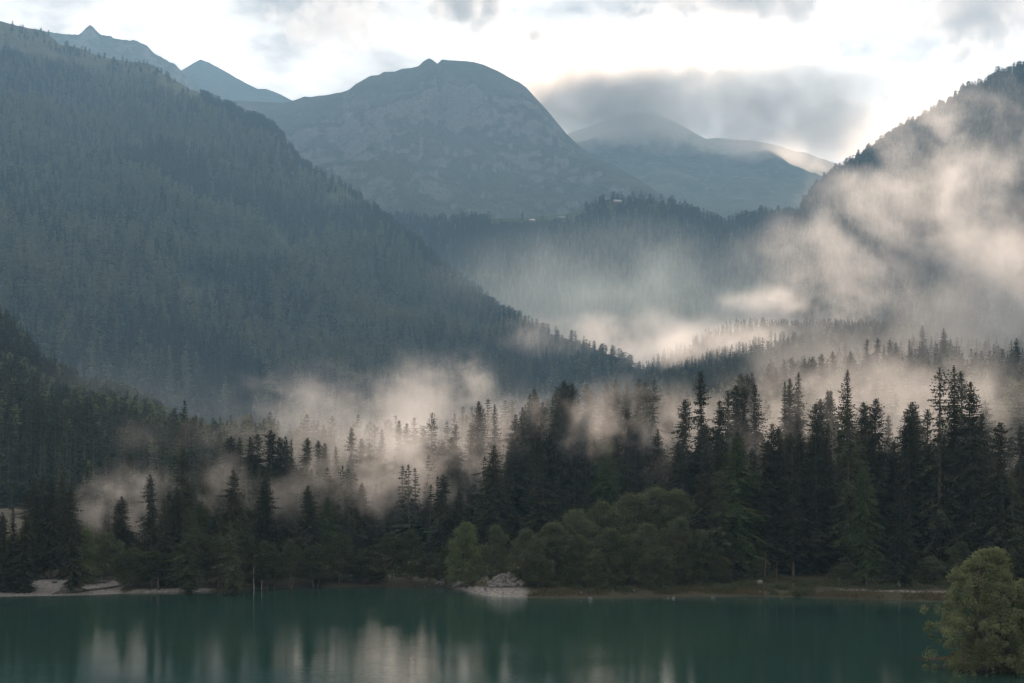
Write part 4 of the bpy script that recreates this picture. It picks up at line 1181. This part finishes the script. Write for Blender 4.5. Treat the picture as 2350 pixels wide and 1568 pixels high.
def vapour(name, c, r, dens, size, label, lo=0.42, hi=0.62, soft=0.8, aniso=0.6, color=(1, 1, 1), detail=4.0, seed=0.0, stretch=(1, 1, 1), dist=0.6, rough=0.55, step=1.0, ragged=0.15, rim=0.45):
    """a drifting body of mist or cloud: density falls to nothing at its rim, broken up by noise of the given size in metres"""
    t = NT(name + ' vapour')
    oc = t.n('TexCoord').outputs['Object']
    ln = t.vmath('LENGTH', oc).outputs['Value']
    fall = t.mapr(ln, 1.0, 1.0 - soft, 0, 1, True)
    q = t.vmath('MULTIPLY', oc, (r[0] / size * stretch[0], r[1] / size * stretch[1], r[2] / size * stretch[2])).outputs[0]
    q = t.vmath('ADD', q, (seed * 3.1, seed * 1.7, seed * 2.3)).outputs[0]
    n = t.noise(q, 1.0, detail, rough, dist)
    n = t.math('SUBTRACT', n, t.math('MULTIPLY', t.math('SUBTRACT', 1.0, fall), ragged))
    k = t.math('MULTIPLY', t.mapr(ln, 1.0, rim, 0, 1, True), t.mapr(n, lo, hi, 0, 1, True))
    pv = t.n('VolumePrincipled', Color=rgb(*color), Density=t.math('MULTIPLY', k, dens), Anisotropy=aniso)
    t.t.links.new(pv.outputs[0], t.out.inputs['Volume'])
    t.m.cycles.volume_step_rate = step
    o = link(name, ball_mesh(name, t.m), None, c)
    o.scale = r
    return tag(o, label, None, None, 'stuff')

WARM = (1.0, 0.985, 0.97)
# behind the shore trees
VM = dict(soft=0.9, aniso=0.6, color=WARM, detail=7.0, dist=0.25, rough=0.66)
vapour('valley_mist', at(392, 408, 560), (95, 95, 27), 0.014, 34, 'bright mist bank behind the left half of the shore spruces', 0.41, 0.64, seed=1.0, stretch=(1, 1, 1.3), **VM)
vapour('valley_mist', at(468, 380, 600), (16, 30, 17), 0.020, 14, 'small curl of mist rising over the bright bank', 0.38, 0.60, seed=1.5, **VM)
vapour('valley_mist', at(660, 352, 1720), (280, 130, 66), 0.014, 80, 'glowing mist over the middle of the valley', 0.34, 0.60, seed=2.0, stretch=(1, 1, 1.2), **VM)
vapour('valley_mist', at(790, 328, 1650), (165, 110, 72), 0.014, 62, 'white mist plume above the far end of the misty slope', 0.38, 0.60, seed=2.6, **VM)
vapour('valley_mist', at(940, 350, 800), (140, 200, 55), 0.0055, 48, 'warm mist over the wooded slope on the right', 0.34, 0.62, seed=3.0, **VM)
vapour('valley_mist', at(945, 192, 1000), (130, 150, 100), 0.0105, 55, 'pinkish torn mist in front of the right mountainside', 0.42, 0.60, seed=4.0, **VM)
vapour('valley_mist', at(725, 350, 1460), (140, 70, 40), 0.016, 46, 'bright mist just behind the far tips of the misty slope', 0.36, 0.60, seed=2.9, **VM)
vapour('valley_mist', at(725, 350, 1180), (110, 130, 34), 0.014, 44, 'shining mist lying over the left end of the misty slope', 0.35, 0.60, seed=3.4, **VM)
vapour('valley_mist', at(850, 262, 1300), (140, 130, 85), 0.006, 60, 'pale wisps left of the torn mist on the right mountainside', 0.38, 0.62, seed=4.4, **VM)
vapour('valley_mist', at(1015, 275, 950), (80, 120, 70), 0.009, 55, 'dense mist at the right edge below the torn one', 0.38, 0.60, seed=4.7, **VM)
vapour('valley_mist', at(620, 300, 1950), (330, 170, 130), 0.0040, 120, 'faint teal veil in the gap of the valley', 0.3, 0.68, 0.95, 0.5, (0.88, 1, 1), 5, 5.0, ragged=0.0, rim=0.1)
vapour('valley_mist', at(70, 430, 640), (120, 60, 55), 0.0032, 60, 'grey veil over the knoll at the left edge', 0.32, 0.62, soft=0.9, aniso=0.3, color=(0.9, 0.96, 1.0), detail=5.0, seed=14.0, rim=0.2)
# among the shore trees
VS = dict(soft=0.95, aniso=0.6, color=WARM, detail=6.0, dist=0.25, rough=0.66)
vapour('shore_mist', at(405, 466, 264), (27, 20, 15), 0.060, 10, 'brightest mist pocket between the shore spruces', 0.38, 0.62, seed=6.0, **VS)
vapour('shore_mist', at(122, 503, 236), (13, 10, 9), 0.050, 7, 'small mist puff in the left shore wood', 0.36, 0.64, seed=7.3, **VS)
vapour('shore_mist', at(280, 490, 238), (34, 10, 10), 0.030, 9, 'low mist streak before the dense spruce row', 0.38, 0.62, seed=8.0, **VS)
vapour('shore_mist', at(610, 425, 278), (36, 11, 12), 0.04, 9, 'thin mist over the dark knoll wood', 0.40, 0.60, seed=9.0, **VS)
vapour('shore_mist', at(880, 420, 335), (66, 45, 24), 0.024, 16, 'warm mist filling the gaps behind the right shore spruces', 0.34, 0.60, seed=10.0, **VS)
vapour('shore_mist', at(700, 430, 300), (24, 14, 13), 0.035, 12, 'mist hanging behind the slim spruce right of the knoll', 0.36, 0.60, seed=12.0, **VS)
vapour('shore_mist', at(850, 450, 246), (48, 12, 16), 0.012, 11, 'thin veil between the ranks of the right shore spruces', 0.34, 0.60, seed=13.0, **VS)
vapour('shore_mist', at(420, 436, 345), (90, 30, 13), 0.020, 18, 'mist layer floating behind the first rank of shore spruces', 0.36, 0.62, seed=11.0, **VS)
# cloud hugging the far summit and clouds in the sky above the haze
def sky_vapour(name, px, py, Y, rx, rz, ry, dens, size, label, **kw):
    return vapour(name, at(px * K, py * K, Y), (rx * K / F * Y, ry, rz * K / F * Y), dens, size, label, **kw)
G = dict(lo=0.28, hi=0.54, soft=0.9, aniso=0.78, detail=8.0, dist=0.15, rough=0.68, color=(1, 0.95, 0.89), ragged=0.20, rim=0.7, step=0.6)
sky_vapour('summit_cloud', 1540, 200, 4900, 540, 188, 380, 0.0058, 150, 'billowing grey cloud bank wrapped round the far summit', seed=21.3, **G)
sky_vapour('summit_cloud', 1970, 280, 5000, 520, 140, 380, 0.0050, 190, 'flat grey cloud sheet right of the far summit', seed=22.0, **G)
sky_vapour('summit_cloud', 1320, 235, 4950, 330, 130, 380, 0.0050, 170, 'pale cloud tail left of the far summit', seed=23.0, **G)
G = dict(lo=0.38, hi=0.52, soft=0.9, aniso=0.4, detail=7.0, dist=0.15, rough=0.64, color=(1, 0.95, 0.9), ragged=0.18, rim=0.6, step=0.6)
sky_vapour('cloud', 1075, 10, 7600, 150, 95, 300, 0.016, 110, 'dark grey cloud cut by the top edge above the dome', seed=31.0, **G)
sky_vapour('cloud', 1242, 100, 7600, 110, 58, 240, 0.018, 80, 'small dark cloudlet right of the dome', seed=32.4, **G)
sky_vapour('cloud', 1720, 5, 7600, 330, 75, 350, 0.013, 140, 'long flat grey cloud along the top edge', seed=33.0, **G)
sky_vapour('cloud', 2260, 40, 7600, 240, 160, 350, 0.011, 150, 'big warm grey cloud in the upper right corner', seed=34.0, **G)
sky_vapour('cloud', 780, 60, 7600, 230, 110, 320, 0.006, 120, 'thin grey cloud smudge left of the dome', seed=35.0, **G)
